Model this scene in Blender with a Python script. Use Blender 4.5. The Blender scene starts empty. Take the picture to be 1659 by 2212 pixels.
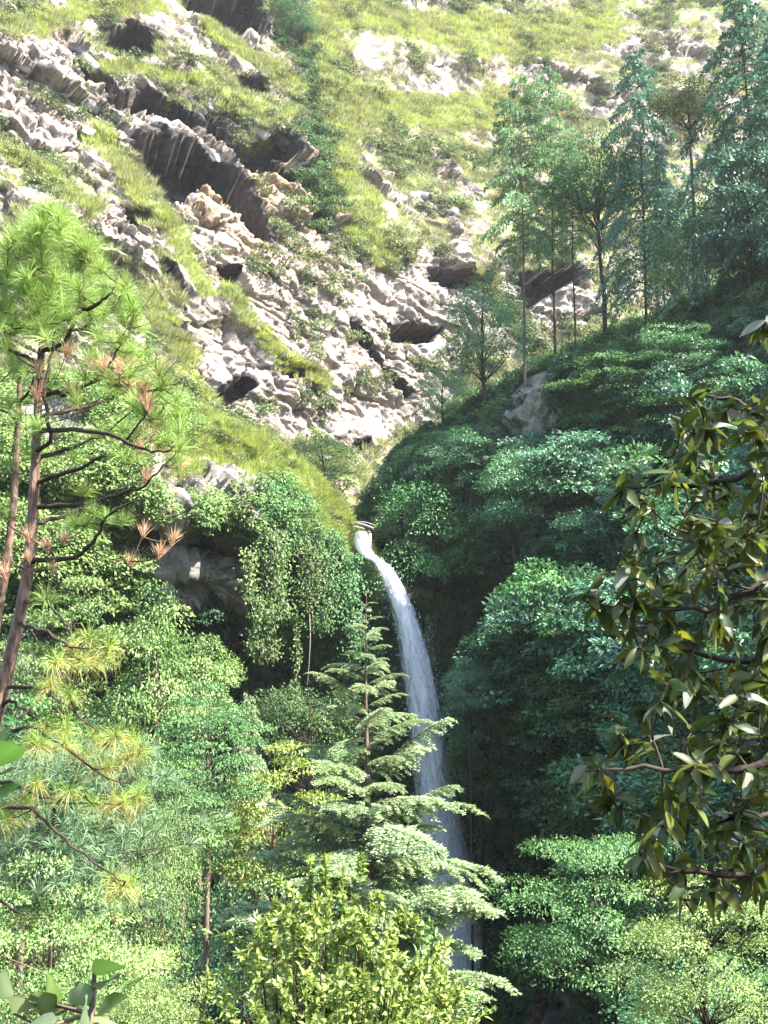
import bpy, math, random
import numpy as np
from mathutils import Vector, Matrix
from mathutils.bvhtree import BVHTree

SC = bpy.context.scene
COL = SC.collection
R = math.radians
rng = np.random.default_rng(7)
random.seed(7)

# ------------------------------------------------------------------ camera, sky, sun, exposure
FPX = 2372.0                       # focal length in pixels of a 1659 x 2212 picture
TH = R(8.0)
cd = bpy.data.cameras.new('camera')
cd.sensor_fit = 'VERTICAL'
cd.sensor_height = 24.0
cd.lens = 24.0 * FPX / 2212.0
cd.clip_start = 0.05
cd.clip_end = 3000
cam = bpy.data.objects.new('camera', cd)
COL.objects.link(cam)
cam.location = (0, 0, 0)
cam.rotation_euler = (R(90) + TH, 0, 0)
SC.camera = cam

SUN_EL, SUN_AZ = R(50), R(112)      # azimuth clockwise from +y (the view direction): from the right, a little behind
sund = Vector((math.sin(SUN_AZ) * math.cos(SUN_EL), math.cos(SUN_AZ) * math.cos(SUN_EL), math.sin(SUN_EL)))
W = bpy.data.worlds.new('World')
SC.world = W
W.use_nodes = True
wn, wl = W.node_tree.nodes, W.node_tree.links
sky = wn.new('ShaderNodeTexSky')
sky.sky_type = 'NISHITA'
sky.sun_disc = False
sky.sun_elevation = SUN_EL
sky.sun_rotation = SUN_AZ
bg = wn['Background']
bg.inputs['Strength'].default_value = 0.125
wl.new(sky.outputs[0], bg.inputs['Color'])
sd = bpy.data.lights.new('sun', 'SUN')
sd.energy = 5.0
sd.angle = R(0.5)
sd.color = (1.0, 0.95, 0.86)
sun = bpy.data.objects.new('sun', sd)
COL.objects.link(sun)
sun.rotation_euler = (-sund).to_track_quat('-Z', 'Y').to_euler()
SC.view_settings.view_transform = 'Standard'
SC.view_settings.look = 'None'
SC.view_settings.gamma = 1
SC.view_settings.use_curve_mapping = False
SC.view_settings.exposure = 2.5
SC.render.engine = 'CYCLES'
cy = SC.cycles
cy.max_bounces = 5
cy.diffuse_bounces = 2
cy.glossy_bounces = 2
cy.transmission_bounces = 3
cy.transparent_max_bounces = 12
cy.volume_bounces = 0
cy.caustics_reflective = cy.caustics_refractive = False
cy.use_denoising = True
cy.denoiser = 'OPENIMAGEDENOISE'
cy.use_adaptive_sampling = True
cy.adaptive_threshold = 0.02

# ------------------------------------------------------------------ helpers: rays, noise, sheets, meshes
CT, ST = math.cos(TH), math.sin(TH)


def P(vx, vy, d):
    """The point seen at (vx, vy) of the 1659 x 2212 picture, d metres in front (world y)."""
    cx, cz = (vx - 829.5) / FPX, (1106 - vy) / FPX
    y, z = CT - ST * cz, ST + CT * cz
    return np.array((cx * d / y, d, z * d / y))


def V(vx, vy, d):
    return Vector(P(vx, vy, d))


def proj(p):
    yc = p[..., 1] * CT + p[..., 2] * ST
    zc = -p[..., 1] * ST + p[..., 2] * CT
    return 829.5 + FPX * p[..., 0] / yc, 1106 - FPX * zc / yc


def hsh(ix, iy, iz, seed=0):
    with np.errstate(over='ignore'):
        h = (ix.astype(np.int64) * 374761393 + iy.astype(np.int64) * 668265263 + iz.astype(np.int64) * 1274126177 + seed * 974634777) & 0xFFFFFFFF
        h = ((h ^ (h >> 13)) * 1274126177) & 0xFFFFFFFF
        h = ((h ^ (h >> 16)) * 668265263) & 0xFFFFFFFF
        h = h ^ (h >> 15)
    return (h & 0xFFFFFF) / float(0xFFFFFF)


def vn(p, seed=0):
    i = np.floor(p).astype(np.int64)
    f = p - i
    f = f * f * (3 - 2 * f)
    r = 0
    for dx in (0, 1):
        wx = f[..., 0] if dx else 1 - f[..., 0]
        for dy in (0, 1):
            wy = f[..., 1] if dy else 1 - f[..., 1]
            for dz in (0, 1):
                wz = f[..., 2] if dz else 1 - f[..., 2]
                r = r + wx * wy * wz * hsh(i[..., 0] + dx, i[..., 1] + dy, i[..., 2] + dz, seed)
    return r


def fbm(p, scale, octv=4, seed=0, gain=0.5):
    q = p / scale
    a, s, t = 1.0, 0.0, 0.0
    for k in range(octv):
        s = s + a * vn(q, seed + k * 17)
        t += a
        q = q * 2.03 + 11.3
        a *= gain
    return s / t                    # 0..1


def ss(a, b, x):
    t = np.clip((x - a) / (b - a), 0, 1)
    return t * t * (3 - 2 * t)


def catmull(C, n, axis):
    """Catmull-Rom resampling of a control array along an axis."""
    C = np.moveaxis(C, axis, 0)
    m = len(C)
    t = np.linspace(0, m - 1, n)
    i = np.minimum(t.astype(int), m - 2)
    f = (t - i)[(...,) + (None,) * (C.ndim - 1)]
    p0, p1, p2, p3 = C[np.maximum(i - 1, 0)], C[i], C[i + 1], C[np.minimum(i + 2, m - 1)]
    r = 0.5 * (2 * p1 + (p2 - p0) * f + (2 * p0 - 5 * p1 + 4 * p2 - p3) * f * f + (3 * p1 - p0 - 3 * p2 + p3) * f ** 3)
    return np.moveaxis(r, 0, axis)


def sheet(ctrl, nu, nv):
    C = np.array(ctrl, float)       # rows x cols x 3
    return catmull(catmull(C, nv, 0), nu, 1)


def normals(g):
    du = np.gradient(g, axis=1)
    dv = np.gradient(g, axis=0)
    n = np.cross(dv, du)
    n /= np.linalg.norm(n, axis=-1, keepdims=True) + 1e-9
    return n


def grid_tris(nv, nu):
    a = np.arange(nv * nu).reshape(nv, nu)
    q = np.stack([a[:-1, :-1], a[1:, :-1], a[1:, 1:], a[:-1, 1:]], -1).reshape(-1, 4)
    return np.concatenate([q[:, [0, 1, 2]], q[:, [0, 2, 3]]])


def mesh(name, verts, tris, mat, attrs=None, smooth=False):
    me = bpy.data.meshes.new(name)
    verts = np.ascontiguousarray(verts, dtype=np.float32).reshape(-1, 3)
    tris = np.ascontiguousarray(tris, dtype=np.int32).reshape(-1, 3)
    me.vertices.add(len(verts))
    me.vertices.foreach_set('co', verts.ravel())
    me.loops.add(tris.size)
    me.loops.foreach_set('vertex_index', tris.ravel())
    me.polygons.add(len(tris))
    me.polygons.foreach_set('loop_start', np.arange(0, tris.size, 3, dtype=np.int32))
    if smooth:
        me.polygons.foreach_set('use_smooth', np.ones(len(tris), dtype=bool))
    me.update(calc_edges=True)
    for k, v in (attrs or {}).items():
        a = me.attributes.new(k, 'FLOAT', 'POINT')
        a.data.foreach_set('value', np.ascontiguousarray(v, dtype=np.float32).ravel())
    for m in (mat if isinstance(mat, (list, tuple)) else [mat]):
        me.materials.append(m)
    return me


def link(name, data, parent=None, loc=None, rot=None, scale=None):
    o = bpy.data.objects.new(name, data)
    COL.objects.link(o)
    if parent is not None:
        o.parent = parent
    if loc is not None:
        o.location = loc
    if rot is not None:
        o.rotation_euler = rot
    if scale is not None:
        o.scale = scale if hasattr(scale, '__len__') else (scale,) * 3
    return o


def tag(o, label=None, cat=None, group=None, kind=None):
    for k, v in (('label', label), ('category', cat), ('group', group), ('kind', kind)):
        if v:
            o[k] = v
    return o


def thing(name, label, cat, loc=(0, 0, 0), group=None, rot=None, scale=None):
    return tag(link(name, None, None, loc, rot, scale), label, cat, group)


class Geo:
    """Collects triangle soup with a tint per vertex and a material index per triangle."""
    def __init__(self):
        self.v, self.t, self.a, self.n = [], [], [], 0

    def add(self, v, t, tint):
        v = np.asarray(v, float).reshape(-1, 3)
        t = np.asarray(t, int).reshape(-1, 3)
        self.v.append(v)
        self.t.append(t + self.n)
        self.a.append(np.broadcast_to(np.asarray(tint, float), (len(v),)))
        self.n += len(v)

    def tube(self, pts, radii, seg=6, tint=0.5):
        pts = np.asarray(pts, float)
        n = len(pts)
        if np.isscalar(radii):
            radii = [radii] * n
        tan = np.gradient(pts, axis=0)
        tan /= np.linalg.norm(tan, axis=1, keepdims=True) + 1e-9
        ref = np.array((0.31, 0.17, 0.93)) if abs(tan[0][2]) < 0.9 else np.array((1.0, 0.1, 0.0))
        vs = []
        for k in range(n):
            a = np.cross(tan[k], ref)
            a /= np.linalg.norm(a) + 1e-9
            b = np.cross(tan[k], a)
            th = np.arange(seg) * 2 * math.pi / seg
            vs.append(pts[k] + radii[k] * (np.cos(th)[:, None] * a + np.sin(th)[:, None] * b))
        vs = np.concatenate(vs)
        t = []
        for k in range(n - 1):
            for j in range(seg):
                a, b = k * seg + j, k * seg + (j + 1) % seg
                t += [(a, b, b + seg), (a, b + seg, a + seg)]
        self.add(vs, t, tint)

    def leaves(self, pos, nrm, axis, length, width, tint, fold=0.25):
        """Rhombic folded leaves, two triangles each: base, side, tip, side."""
        pos, nrm, axis = (np.asarray(q, float) for q in (pos, nrm, axis))
        axis = axis / (np.linalg.norm(axis, axis=1, keepdims=True) + 1e-9)
        side = np.cross(nrm, axis)
        side /= np.linalg.norm(side, axis=1, keepdims=True) + 1e-9
        up = np.cross(axis, side)
        L = np.broadcast_to(np.asarray(length, float), (len(pos),))[:, None]
        Wd = np.broadcast_to(np.asarray(width, float), (len(pos),))[:, None]
        mid = pos + axis * L * 0.45
        a = mid + side * Wd * 0.5 + up * Wd * fold
        b = mid - side * Wd * 0.5 + up * Wd * fold
        tip = pos + axis * L
        v = np.stack([pos, a, tip, b], 1).reshape(-1, 3)
        k = np.arange(len(pos))[:, None] * 4
        t = np.concatenate([k + [0, 1, 2], k + [0, 2, 3]], 1).reshape(-1, 3)
        self.add(v, t, np.repeat(np.broadcast_to(np.asarray(tint, float), (len(pos),)), 4))

    def mesh(self, name, mat, smooth=False):
        return mesh(name, np.concatenate(self.v), np.concatenate(self.t), mat, {'tint': np.concatenate(self.a)}, smooth)


def unit(a):
    return a / (np.linalg.norm(a, axis=-1, keepdims=True) + 1e-9)


def rdir(n, g=None):
    return unit((g or rng).normal(size=(n, 3)))


# ------------------------------------------------------------------ materials
def newmat(name):
    m = bpy.data.materials.new(name)
    m.use_nodes = True
    nt = m.node_tree
    nt.nodes.clear()
    return m, nt.nodes, nt.links


def ramp(N, stops):
    r = N.new('ShaderNodeValToRGB')
    e = r.color_ramp.elements
    while len(e) > 1:
        e.remove(e[-1])
    e[0].position, e[0].color = stops[0][0], (*stops[0][1], 1)
    for p, c in stops[1:]:
        k = e.new(p)
        k.color = (*c, 1)
    return r


def leaf_mat(name, stops, transl=0.35, rough=0.5, spec=0.3, var=0.25, tcol=None, mottle=0.0):
    m, N, L = newmat(name)
    at = N.new('ShaderNodeAttribute')
    at.attribute_name = 'tint'
    rp = ramp(N, stops)
    L.new(at.outputs['Fac'], rp.inputs[0])
    oi = N.new('ShaderNodeObjectInfo')
    hs = N.new('ShaderNodeHueSaturation')
    mp = N.new('ShaderNodeMapRange')
    mp.inputs[3].default_value = 1 - var
    mp.inputs[4].default_value = 1 + var
    L.new(oi.outputs['Random'], mp.inputs[0])
    L.new(mp.outputs[0], hs.inputs['Value'])
    mp2 = N.new('ShaderNodeMapRange')
    mp2.inputs[3].default_value = 0.5 - var * 0.07
    mp2.inputs[4].default_value = 0.5 + var * 0.07
    mul = N.new('ShaderNodeMath')
    mul.operation = 'FRACT'
    m7 = N.new('ShaderNodeMath')
    m7.operation = 'MULTIPLY'
    m7.inputs[1].default_value = 7.31
    L.new(oi.outputs['Random'], m7.inputs[0])
    L.new(m7.outputs[0], mul.inputs[0])
    L.new(mul.outputs[0], mp2.inputs[0])
    L.new(mp2.outputs[0], hs.inputs['Hue'])
    L.new(rp.outputs[0], hs.inputs['Color'])
    col = hs.outputs[0]
    if mottle:                                                # brown spots and blotches on leaves seen close up
        tc = N.new('ShaderNodeNewGeometry')
        nz = N.new('ShaderNodeTexNoise')
        nz.inputs['Scale'].default_value = 55
        nz.inputs['Detail'].default_value = 5
        L.new(tc.outputs['Position'], nz.inputs['Vector'])
        mo = N.new('ShaderNodeMapRange')
        mo.inputs[1].default_value = 0.58
        mo.inputs[2].default_value = 0.70
        mo.inputs[4].default_value = mottle
        L.new(nz.outputs[0], mo.inputs[0])
        mc = N.new('ShaderNodeMix')
        mc.data_type = 'RGBA'
        L.new(mo.outputs[0], mc.inputs[0])
        L.new(col, mc.inputs[6])
        mc.inputs[7].default_value = (0.10, 0.065, 0.025, 1)
        col = mc.outputs[2]
    pb = N.new('ShaderNodeBsdfPrincipled')
    pb.inputs['Roughness'].default_value = rough
    pb.inputs['Specular IOR Level'].default_value = spec
    L.new(col, pb.inputs['Base Color'])
    tr = N.new('ShaderNodeBsdfTranslucent')
    hs2 = N.new('ShaderNodeHueSaturation')
    hs2.inputs['Hue'].default_value = 0.48
    hs2.inputs['Saturation'].default_value = 1.15
    hs2.inputs['Value'].default_value = 1.2
    L.new(hs.outputs[0], hs2.inputs['Color'])
    if tcol:
        rg = N.new('ShaderNodeRGB')
        rg.outputs[0].default_value = (*tcol, 1)
        L.new(rg.outputs[0], tr.inputs['Color'])
    else:
        L.new(hs2.outputs[0], tr.inputs['Color'])
    mx = N.new('ShaderNodeMixShader')
    mx.inputs[0].default_value = transl
    L.new(pb.outputs[0], mx.inputs[1])
    L.new(tr.outputs[0], mx.inputs[2])
    out = N.new('ShaderNodeOutputMaterial')
    L.new(mx.outputs[0], out.inputs[0])
    return m


def plain_mat(name, c1, c2, scale=6.0, rough=0.85, bump=0.3, stretch=(1, 1, 1)):
    m, N, L = newmat(name)
    tc = N.new('ShaderNodeTexCoord')
    mp = N.new('ShaderNodeMapping')
    mp.inputs['Scale'].default_value = stretch
    L.new(tc.outputs['Object'], mp.inputs[0])
    nz = N.new('ShaderNodeTexNoise')
    nz.inputs['Scale'].default_value = scale
    nz.inputs['Detail'].default_value = 6
    L.new(mp.outputs[0], nz.inputs['Vector'])
    rp = ramp(N, [(0.3, c1), (0.7, c2)])
    L.new(nz.outputs[0], rp.inputs[0])
    pb = N.new('ShaderNodeBsdfPrincipled')
    pb.inputs['Roughness'].default_value = rough
    pb.inputs['Specular IOR Level'].default_value = 0.25
    L.new(rp.outputs[0], pb.inputs['Base Color'])
    bp = N.new('ShaderNodeBump')
    bp.inputs['Strength'].default_value = bump
    bp.inputs['Distance'].default_value = 0.05
    L.new(nz.outputs[0], bp.inputs['Height'])
    L.new(bp.outputs[0], pb.inputs['Normal'])
    out = N.new('ShaderNodeOutputMaterial')
    L.new(pb.outputs[0], out.inputs[0])
    return m


def rock_mat(name, pale=(0.275, 0.23, 0.203), mid=(0.18, 0.147, 0.128), dark=(0.055, 0.047, 0.045), warm=(0.29, 0.20, 0.11),
             soil=(0.07, 0.075, 0.035), grass=(0.14, 0.165, 0.06)):
    """Rock with strata, streaks and varnish; attribute 'grass' covers it with turf, 'stain' blackens for varnish and painted-in cave shade, 'warm' is fresh broken stone."""
    m, N, L = newmat(name)
    geo = N.new('ShaderNodeNewGeometry')

    def noise(scale, detail=5, vec=None, rough=0.55):
        n = N.new('ShaderNodeTexNoise')
        n.inputs['Scale'].default_value = scale
        n.inputs['Detail'].default_value = detail
        n.inputs['Roughness'].default_value = rough
        L.new(vec or geo.outputs['Position'], n.inputs['Vector'])
        return n.outputs[0]

    def mapping(scale, rot=(0, 0, 0)):
        mp = N.new('ShaderNodeMapping')
        mp.inputs['Scale'].default_value = scale
        mp.inputs['Rotation'].default_value = rot
        L.new(geo.outputs['Position'], mp.inputs[0])
        return mp.outputs[0]

    def attr(n):
        a = N.new('ShaderNodeAttribute')
        a.attribute_name = n
        return a.outputs['Fac']

    def mixc(f, a, b):
        x = N.new('ShaderNodeMix')
        x.data_type = 'RGBA'
        L.new(f, x.inputs[0])
        L.new(a, x.inputs[6])
        if isinstance(b, tuple):
            x.inputs[7].default_value = (*b, 1)
        else:
            L.new(b, x.inputs[7])
        return x.outputs[2]

    def mr(v, a, b, c=0.0, d=1.0):
        x = N.new('ShaderNodeMapRange')
        L.new(v, x.inputs[0])
        for k, q in enumerate((a, b, c, d)):
            x.inputs[k + 1].default_value = q
        return x.outputs[0]

    def math2(op, a, b):
        x = N.new('ShaderNodeMath')
        x.operation = op
        L.new(a, x.inputs[0])
        if isinstance(b, (int, float)):
            x.inputs[1].default_value = b
        else:
            L.new(b, x.inputs[1])
        return x.outputs[0]

    big = noise(0.13, 6)
    fine = noise(1.6, 8, rough=0.65)
    strk = noise(1.0, 5, mapping((1.0, 1.0, 0.10)))
    lay = noise(1.0, 4, mapping((0.10, 0.10, 1.1), (0, R(-24), 0)))
    rp = ramp(N, [(0.28, dark), (0.42, mid), (0.55, pale), (0.75, tuple(min(1, c * 1.15) for c in pale))])
    s1 = math2('ADD', math2('MULTIPLY', big, 0.45), math2('MULTIPLY', fine, 0.35))
    s2 = math2('ADD', s1, math2('MULTIPLY', lay, 0.22))
    L.new(s2, rp.inputs[0])
    c = rp.outputs[0]
    wrm = ramp(N, [(0.3, (0.22, 0.13, 0.07)), (0.5, warm), (0.7, (0.32, 0.255, 0.175))])
    L.new(fine, wrm.inputs[0])
    c = mixc(math2('MULTIPLY', attr('warm'), mr(big, 0.35, 0.6)), c, wrm.outputs[0])
    c = mixc(mr(strk, 0.56, 0.70, 0, 0.7), c, dark)
    c = mixc(mr(noise(1.0, 4, mapping((0.8, 0.8, 0.07), (0, 0, 0.4))), 0.60, 0.72, 0, 0.6), c, tuple(min(1, q * 1.25) for q in pale))
    c = mixc(math2('MULTIPLY', attr('stain_shade'), mr(noise(0.6, 6), 0.30, 0.65, 1.0, 0.75)), c, (0.02, 0.018, 0.02))
    # turf and soil
    tf = ramp(N, [(0.3, soil), (0.5, grass), (0.75, tuple(v * 1.3 for v in grass))])
    L.new(noise(0.5, 7, rough=0.65), tf.inputs[0])
    up = N.new('ShaderNodeSeparateXYZ')
    L.new(geo.outputs['Normal'], up.inputs[0])
    gm = math2('ADD', attr('grass'), math2('MULTIPLY', math2('SUBTRACT', noise(0.35, 8, rough=0.7), 0.5), 1.1))
    gm = math2('ADD', gm, math2('MULTIPLY', math2('SUBTRACT', up.outputs['Z'], 0.45), 0.55))
    c = mixc(mr(gm, 0.46, 0.58), c, tf.outputs[0])
    pb = N.new('ShaderNodeBsdfPrincipled')
    pb.inputs['Roughness'].default_value = 0.9
    pb.inputs['Specular IOR Level'].default_value = 0.2
    L.new(c, pb.inputs['Base Color'])
    bp = N.new('ShaderNodeBump')
    bp.inputs['Strength'].default_value = 0.9
    bp.inputs['Distance'].default_value = 0.35
    h = math2('ADD', math2('MULTIPLY', fine, 0.8), math2('MULTIPLY', lay, 0.5))
    L.new(math2('ADD', h, math2('MULTIPLY', strk, 0.3)), bp.inputs['Height'])
    L.new(bp.outputs[0], pb.inputs['Normal'])
    out = N.new('ShaderNodeOutputMaterial')
    L.new(pb.outputs[0], out.inputs[0])
    return m


M = {}
M['cliff'] = rock_mat('cliff_rock')
M['buttress'] = rock_mat('buttress_rock', pale=(0.25, 0.225, 0.205), soil=(0.05, 0.06, 0.025), grass=(0.13, 0.17, 0.045))
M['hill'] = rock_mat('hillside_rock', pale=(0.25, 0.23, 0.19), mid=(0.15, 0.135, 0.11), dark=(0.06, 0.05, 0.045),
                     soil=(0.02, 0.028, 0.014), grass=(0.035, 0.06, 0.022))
M['block'] = plain_mat('broken_rock', (0.10, 0.087, 0.083), (0.26, 0.232, 0.22), 0.7, bump=0.8)
M['block_tan'] = plain_mat('fresh_broken_rock', (0.16, 0.11, 0.065), (0.31, 0.25, 0.17), 0.7, bump=0.8)
M['wetrock'] = plain_mat('wet_red_rock', (0.025, 0.015, 0.013), (0.09, 0.05, 0.038), 1.2, rough=0.45, bump=0.8)
M['soil'] = plain_mat('forest_soil', (0.03, 0.028, 0.016), (0.06, 0.065, 0.025), 0.6)
M['bark'] = plain_mat('grey_brown_bark', (0.05, 0.036, 0.027), (0.17, 0.125, 0.095), 5.0, bump=0.7, stretch=(1, 1, 0.25))
M['pinebark'] = plain_mat('plated_pine_bark', (0.045, 0.03, 0.025), (0.26, 0.165, 0.12), 16.0, bump=1.0, stretch=(1, 1, 0.35))
M['darkbark'] = plain_mat('dark_bark', (0.018, 0.013, 0.010), (0.06, 0.042, 0.03), 8.0, bump=0.5)
M['wood'] = plain_mat('weathered_wood', (0.14, 0.11, 0.10), (0.32, 0.27, 0.25), 6.0)

G = lambda *c: [(i / (len(c) - 1), q) for i, q in enumerate(c)]
M['grass'] = leaf_mat('dry_green_grass', G((0.17, 0.20, 0.085), (0.27, 0.31, 0.135), (0.37, 0.36, 0.20)), 0.3, 0.7, 0.15, 0.45)
M['lime_grass'] = leaf_mat('lime_grass', G((0.20, 0.27, 0.065), (0.30, 0.375, 0.105), (0.38, 0.39, 0.16)), 0.35, 0.7, 0.15, 0.2)
M['scrub'] = leaf_mat('cliff_scrub', G((0.05, 0.08, 0.035), (0.11, 0.15, 0.065), (0.19, 0.21, 0.095)), 0.25, 0.6, 0.2, 0.35)
M['lit_leaf'] = leaf_mat('pale_green_leaf', G((0.07, 0.13, 0.042), (0.155, 0.245, 0.082), (0.29, 0.39, 0.145)), 0.24, 0.6, 0.12, 0.2)
M['lime_leaf'] = leaf_mat('yellow_green_leaf', G((0.12, 0.18, 0.04), (0.23, 0.31, 0.075), (0.36, 0.38, 0.12)), 0.35, 0.45, 0.4, 0.15)
M['mid_leaf'] = leaf_mat('mid_green_leaf', G((0.045, 0.115, 0.04), (0.085, 0.19, 0.065), (0.14, 0.26, 0.09)), 0.3, 0.5, 0.35, 0.3)
M['shade_leaf'] = leaf_mat('deep_green_leaf', G((0.045, 0.125, 0.055), (0.088, 0.215, 0.095), (0.15, 0.30, 0.14)), 0.25, 0.42, 0.5, 0.35)
M['blue_leaf'] = leaf_mat('blue_green_leaf', G((0.055, 0.135, 0.08), (0.105, 0.22, 0.132), (0.175, 0.31, 0.185)), 0.22, 0.42, 0.5, 0.25)
M['under_shade_leaf'] = leaf_mat('undergrowth_shade_leaf', G((0.012, 0.042, 0.018), (0.026, 0.075, 0.032), (0.055, 0.12, 0.05)), 0.2, 0.5, 0.25, 0.35)  # leaf colour darkened so gaps between crowns read as shade
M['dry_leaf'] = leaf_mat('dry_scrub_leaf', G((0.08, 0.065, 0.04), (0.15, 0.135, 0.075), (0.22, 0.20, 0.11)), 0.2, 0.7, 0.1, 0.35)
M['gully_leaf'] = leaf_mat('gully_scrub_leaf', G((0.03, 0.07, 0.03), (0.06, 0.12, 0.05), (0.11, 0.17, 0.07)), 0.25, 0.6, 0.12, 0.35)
M['shrub_leaf'] = leaf_mat('glossy_shrub_leaf', G((0.10, 0.17, 0.04), (0.22, 0.30, 0.08), (0.36, 0.41, 0.15)), 0.35, 0.45, 0.35, 0.15)
M['needle_far'] = leaf_mat('cedar_needle', G((0.085, 0.165, 0.075), (0.14, 0.25, 0.115), (0.20, 0.32, 0.15)), 0.25, 0.55, 0.25, 0.15)
M['needle_blue'] = leaf_mat('blue_cedar_needle', G((0.055, 0.125, 0.085), (0.09, 0.18, 0.125), (0.13, 0.23, 0.16)), 0.2, 0.55, 0.25, 0.15)
M['deodar'] = leaf_mat('deodar_needle', G((0.15, 0.225, 0.12), (0.27, 0.37, 0.19), (0.39, 0.48, 0.27)), 0.28, 0.55, 0.25, 0.12)
M['pine'] = leaf_mat('pine_needle', G((0.11, 0.20, 0.045), (0.21, 0.32, 0.085), (0.33, 0.42, 0.15)), 0.35, 0.5, 0.3, 0.2)
M['pine_gold'] = leaf_mat('yellowing_pine_needle', G((0.13, 0.26, 0.04), (0.27, 0.33, 0.08), (0.44, 0.34, 0.14)), 0.35, 0.5, 0.3, 0.15)
M['pine_dead'] = leaf_mat('dead_pine_needle', G((0.38, 0.24, 0.14), (0.52, 0.35, 0.21), (0.60, 0.44, 0.29)), 0.3, 0.6, 0.2, 0.15)
M['pine_soft'] = leaf_mat('soft_pine_needle', G((0.08, 0.15, 0.08), (0.15, 0.24, 0.125), (0.23, 0.32, 0.17)), 0.3, 0.55, 0.25, 0.1)
M['oak'] = leaf_mat('leathery_leaf', G((0.022, 0.05, 0.022), (0.055, 0.095, 0.028), (0.13, 0.15, 0.03)), 0.5, 0.38, 0.35, 0.35, None, 0.7)
M['near_leaf'] = leaf_mat('foreground_leaf', G((0.045, 0.105, 0.025), (0.09, 0.16, 0.05), (0.20, 0.26, 0.15)), 0.45, 0.35, 0.5, 0.25, None, 0.4)
M['ivy'] = leaf_mat('ivy_leaf', G((0.05, 0.10, 0.03), (0.10, 0.17, 0.05), (0.18, 0.25, 0.07)), 0.3, 0.5, 0.35, 0.25)

# ------------------------------------------------------------------ the mountain, the rock buttress, the wooded hillside, the ground
def poly_mask(x, y, poly):
    ins = np.zeros(x.shape, bool)
    n = len(poly)
    for i in range(n):
        (x1, y1), (x2, y2) = poly[i], poly[(i + 1) % n]
        if y1 == y2:
            continue
        c = ((y1 > y) != (y2 > y)) & (x < (x2 - x1) * (y - y1) / (y2 - y1) + x1)
        ins ^= c
    return ins.astype(float)


def line_dist(x, y, pts):
    d = np.full(x.shape, 1e9)
    for (x1, y1), (x2, y2) in zip(pts[:-1], pts[1:]):
        L2 = (x2 - x1) ** 2 + (y2 - y1) ** 2
        t = np.clip(((x - x1) * (x2 - x1) + (y - y1) * (y2 - y1)) / L2, 0, 1)
        d = np.minimum(d, np.hypot(x - x1 - t * (x2 - x1), y - y1 - t * (y2 - y1)))
    return d


def dip(x):
    return 0.10 * x - 0.52 * 14 * np.log1p(np.exp(-(x - 6) / 14))


def strata(p, T, jag, seed, wide=1.9):
    """Outward relief of tilted beds broken into blocks: each bed overhangs the one below it."""
    wv = np.stack([fbm(p, T * 1.3, 2, seed + 51) - 0.5, fbm(p, T * 1.3, 2, seed + 52) - 0.5, fbm(p, T * 1.3, 2, seed + 53) - 0.5], -1)
    p = p + wv * T * 0.7
    s = p[..., 2] + dip(p[..., 0]) + jag * T * 2 * (vn(p / (T * 2.2), seed) - 0.5) + jag * T * (vn(p / (T * 0.6), seed + 3) - 0.5)
    L = np.floor(s / T)
    f = s / T - L
    w = T * wide
    al = p[..., 0] * 0.8 + p[..., 1] * 0.5 - 0.35 * p[..., 2] + hsh(L, L * 0, L * 0, seed + 5) * w * 3 + jag * T * (vn(p / (T * 0.9), seed + 7) - 0.5)
    B = np.floor(al / w)
    g = al / w - B
    r1 = hsh(L, B, L * 0, seed + 9)
    r2 = hsh(L, B, L * 0 + 1, seed + 11)
    return (0.45 + 0.75 * r1) * (1 - f) ** 0.7 + 0.7 * (r2 - 0.5) * (g - 0.5) - 0.30 * np.exp(-(np.minimum(g, 1 - g) / 0.05) ** 2) * (r2 > 0.4)


def facets(p, size, seed, aniso=(1, 1, 1)):
    """Broken rock faces: every cell of a random mosaic is its own tilted plane, set in or out."""
    q = p * np.array(aniso) / size
    i = np.floor(q).astype(np.int64)
    best = np.full(q.shape[:-1], 1e9)
    out = np.zeros(q.shape[:-1])
    for dx in (-1, 0, 1):
        for dy in (-1, 0, 1):
            for dz in (-1, 0, 1):
                c = i + np.array((dx, dy, dz))
                o = np.stack([hsh(c[..., 0], c[..., 1], c[..., 2], seed + k) for k in range(3)], -1)
                r = q - (c + o)
                d2 = (r * r).sum(-1)
                tl = np.stack([hsh(c[..., 0], c[..., 1], c[..., 2], seed + 5 + k) - 0.5 for k in range(3)], -1)
                v = (hsh(c[..., 0], c[..., 1], c[..., 2], seed + 9) - 0.5) + 1.1 * (r * tl).sum(-1)
                m = d2 < best
                best = np.where(m, d2, best)
                out = np.where(m, v, out)
    return out


CLIFF_X = [-900, -100, 250, 600, 950, 1300, 1700, 2500]
CLIFF_Y = [-700, -120, 130, 340, 500, 640, 790, 950, 1150, 1450]
CLIFF_D = [[128, 146, 168, 192, 220, 245, 262, 276],
           [113, 133, 154, 178, 206, 230, 240, 246],
           [105, 123, 141, 162, 188, 210, 216, 222],
           [99, 113, 129, 148, 172, 192, 198, 202],
           [94, 106, 119, 131.5, 151, 172, 182, 186],
           [90, 101, 112, 126.5, 147, 163, 170, 174],
           [86, 96, 106, 123, 143.5, 156, 160, 164],
           [82, 92, 102, 120, 140, 149, 150, 152],
           [78, 88, 97, 110, 126, 134, 140, 142],
           [74, 82, 91, 102, 114, 120, 126, 128]]
NU, NV = 7 * 112 + 1, 9 * 62 + 1
A0 = sheet([[P(x, y, CLIFF_D[j][i]) for i, x in enumerate(CLIFF_X)] for j, y in enumerate(CLIFF_Y)], NU, NV)
AN = normals(A0)
if AN[NV // 2, NU // 2, 1] > 0:
    AN = -AN
avx, avy = proj(A0)
jx = avx + 44 * (fbm(A0, 7, 4, 31) - 0.5) * 2
jy = avy + 36 * (fbm(A0, 7, 4, 77) - 0.5) * 2

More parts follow.
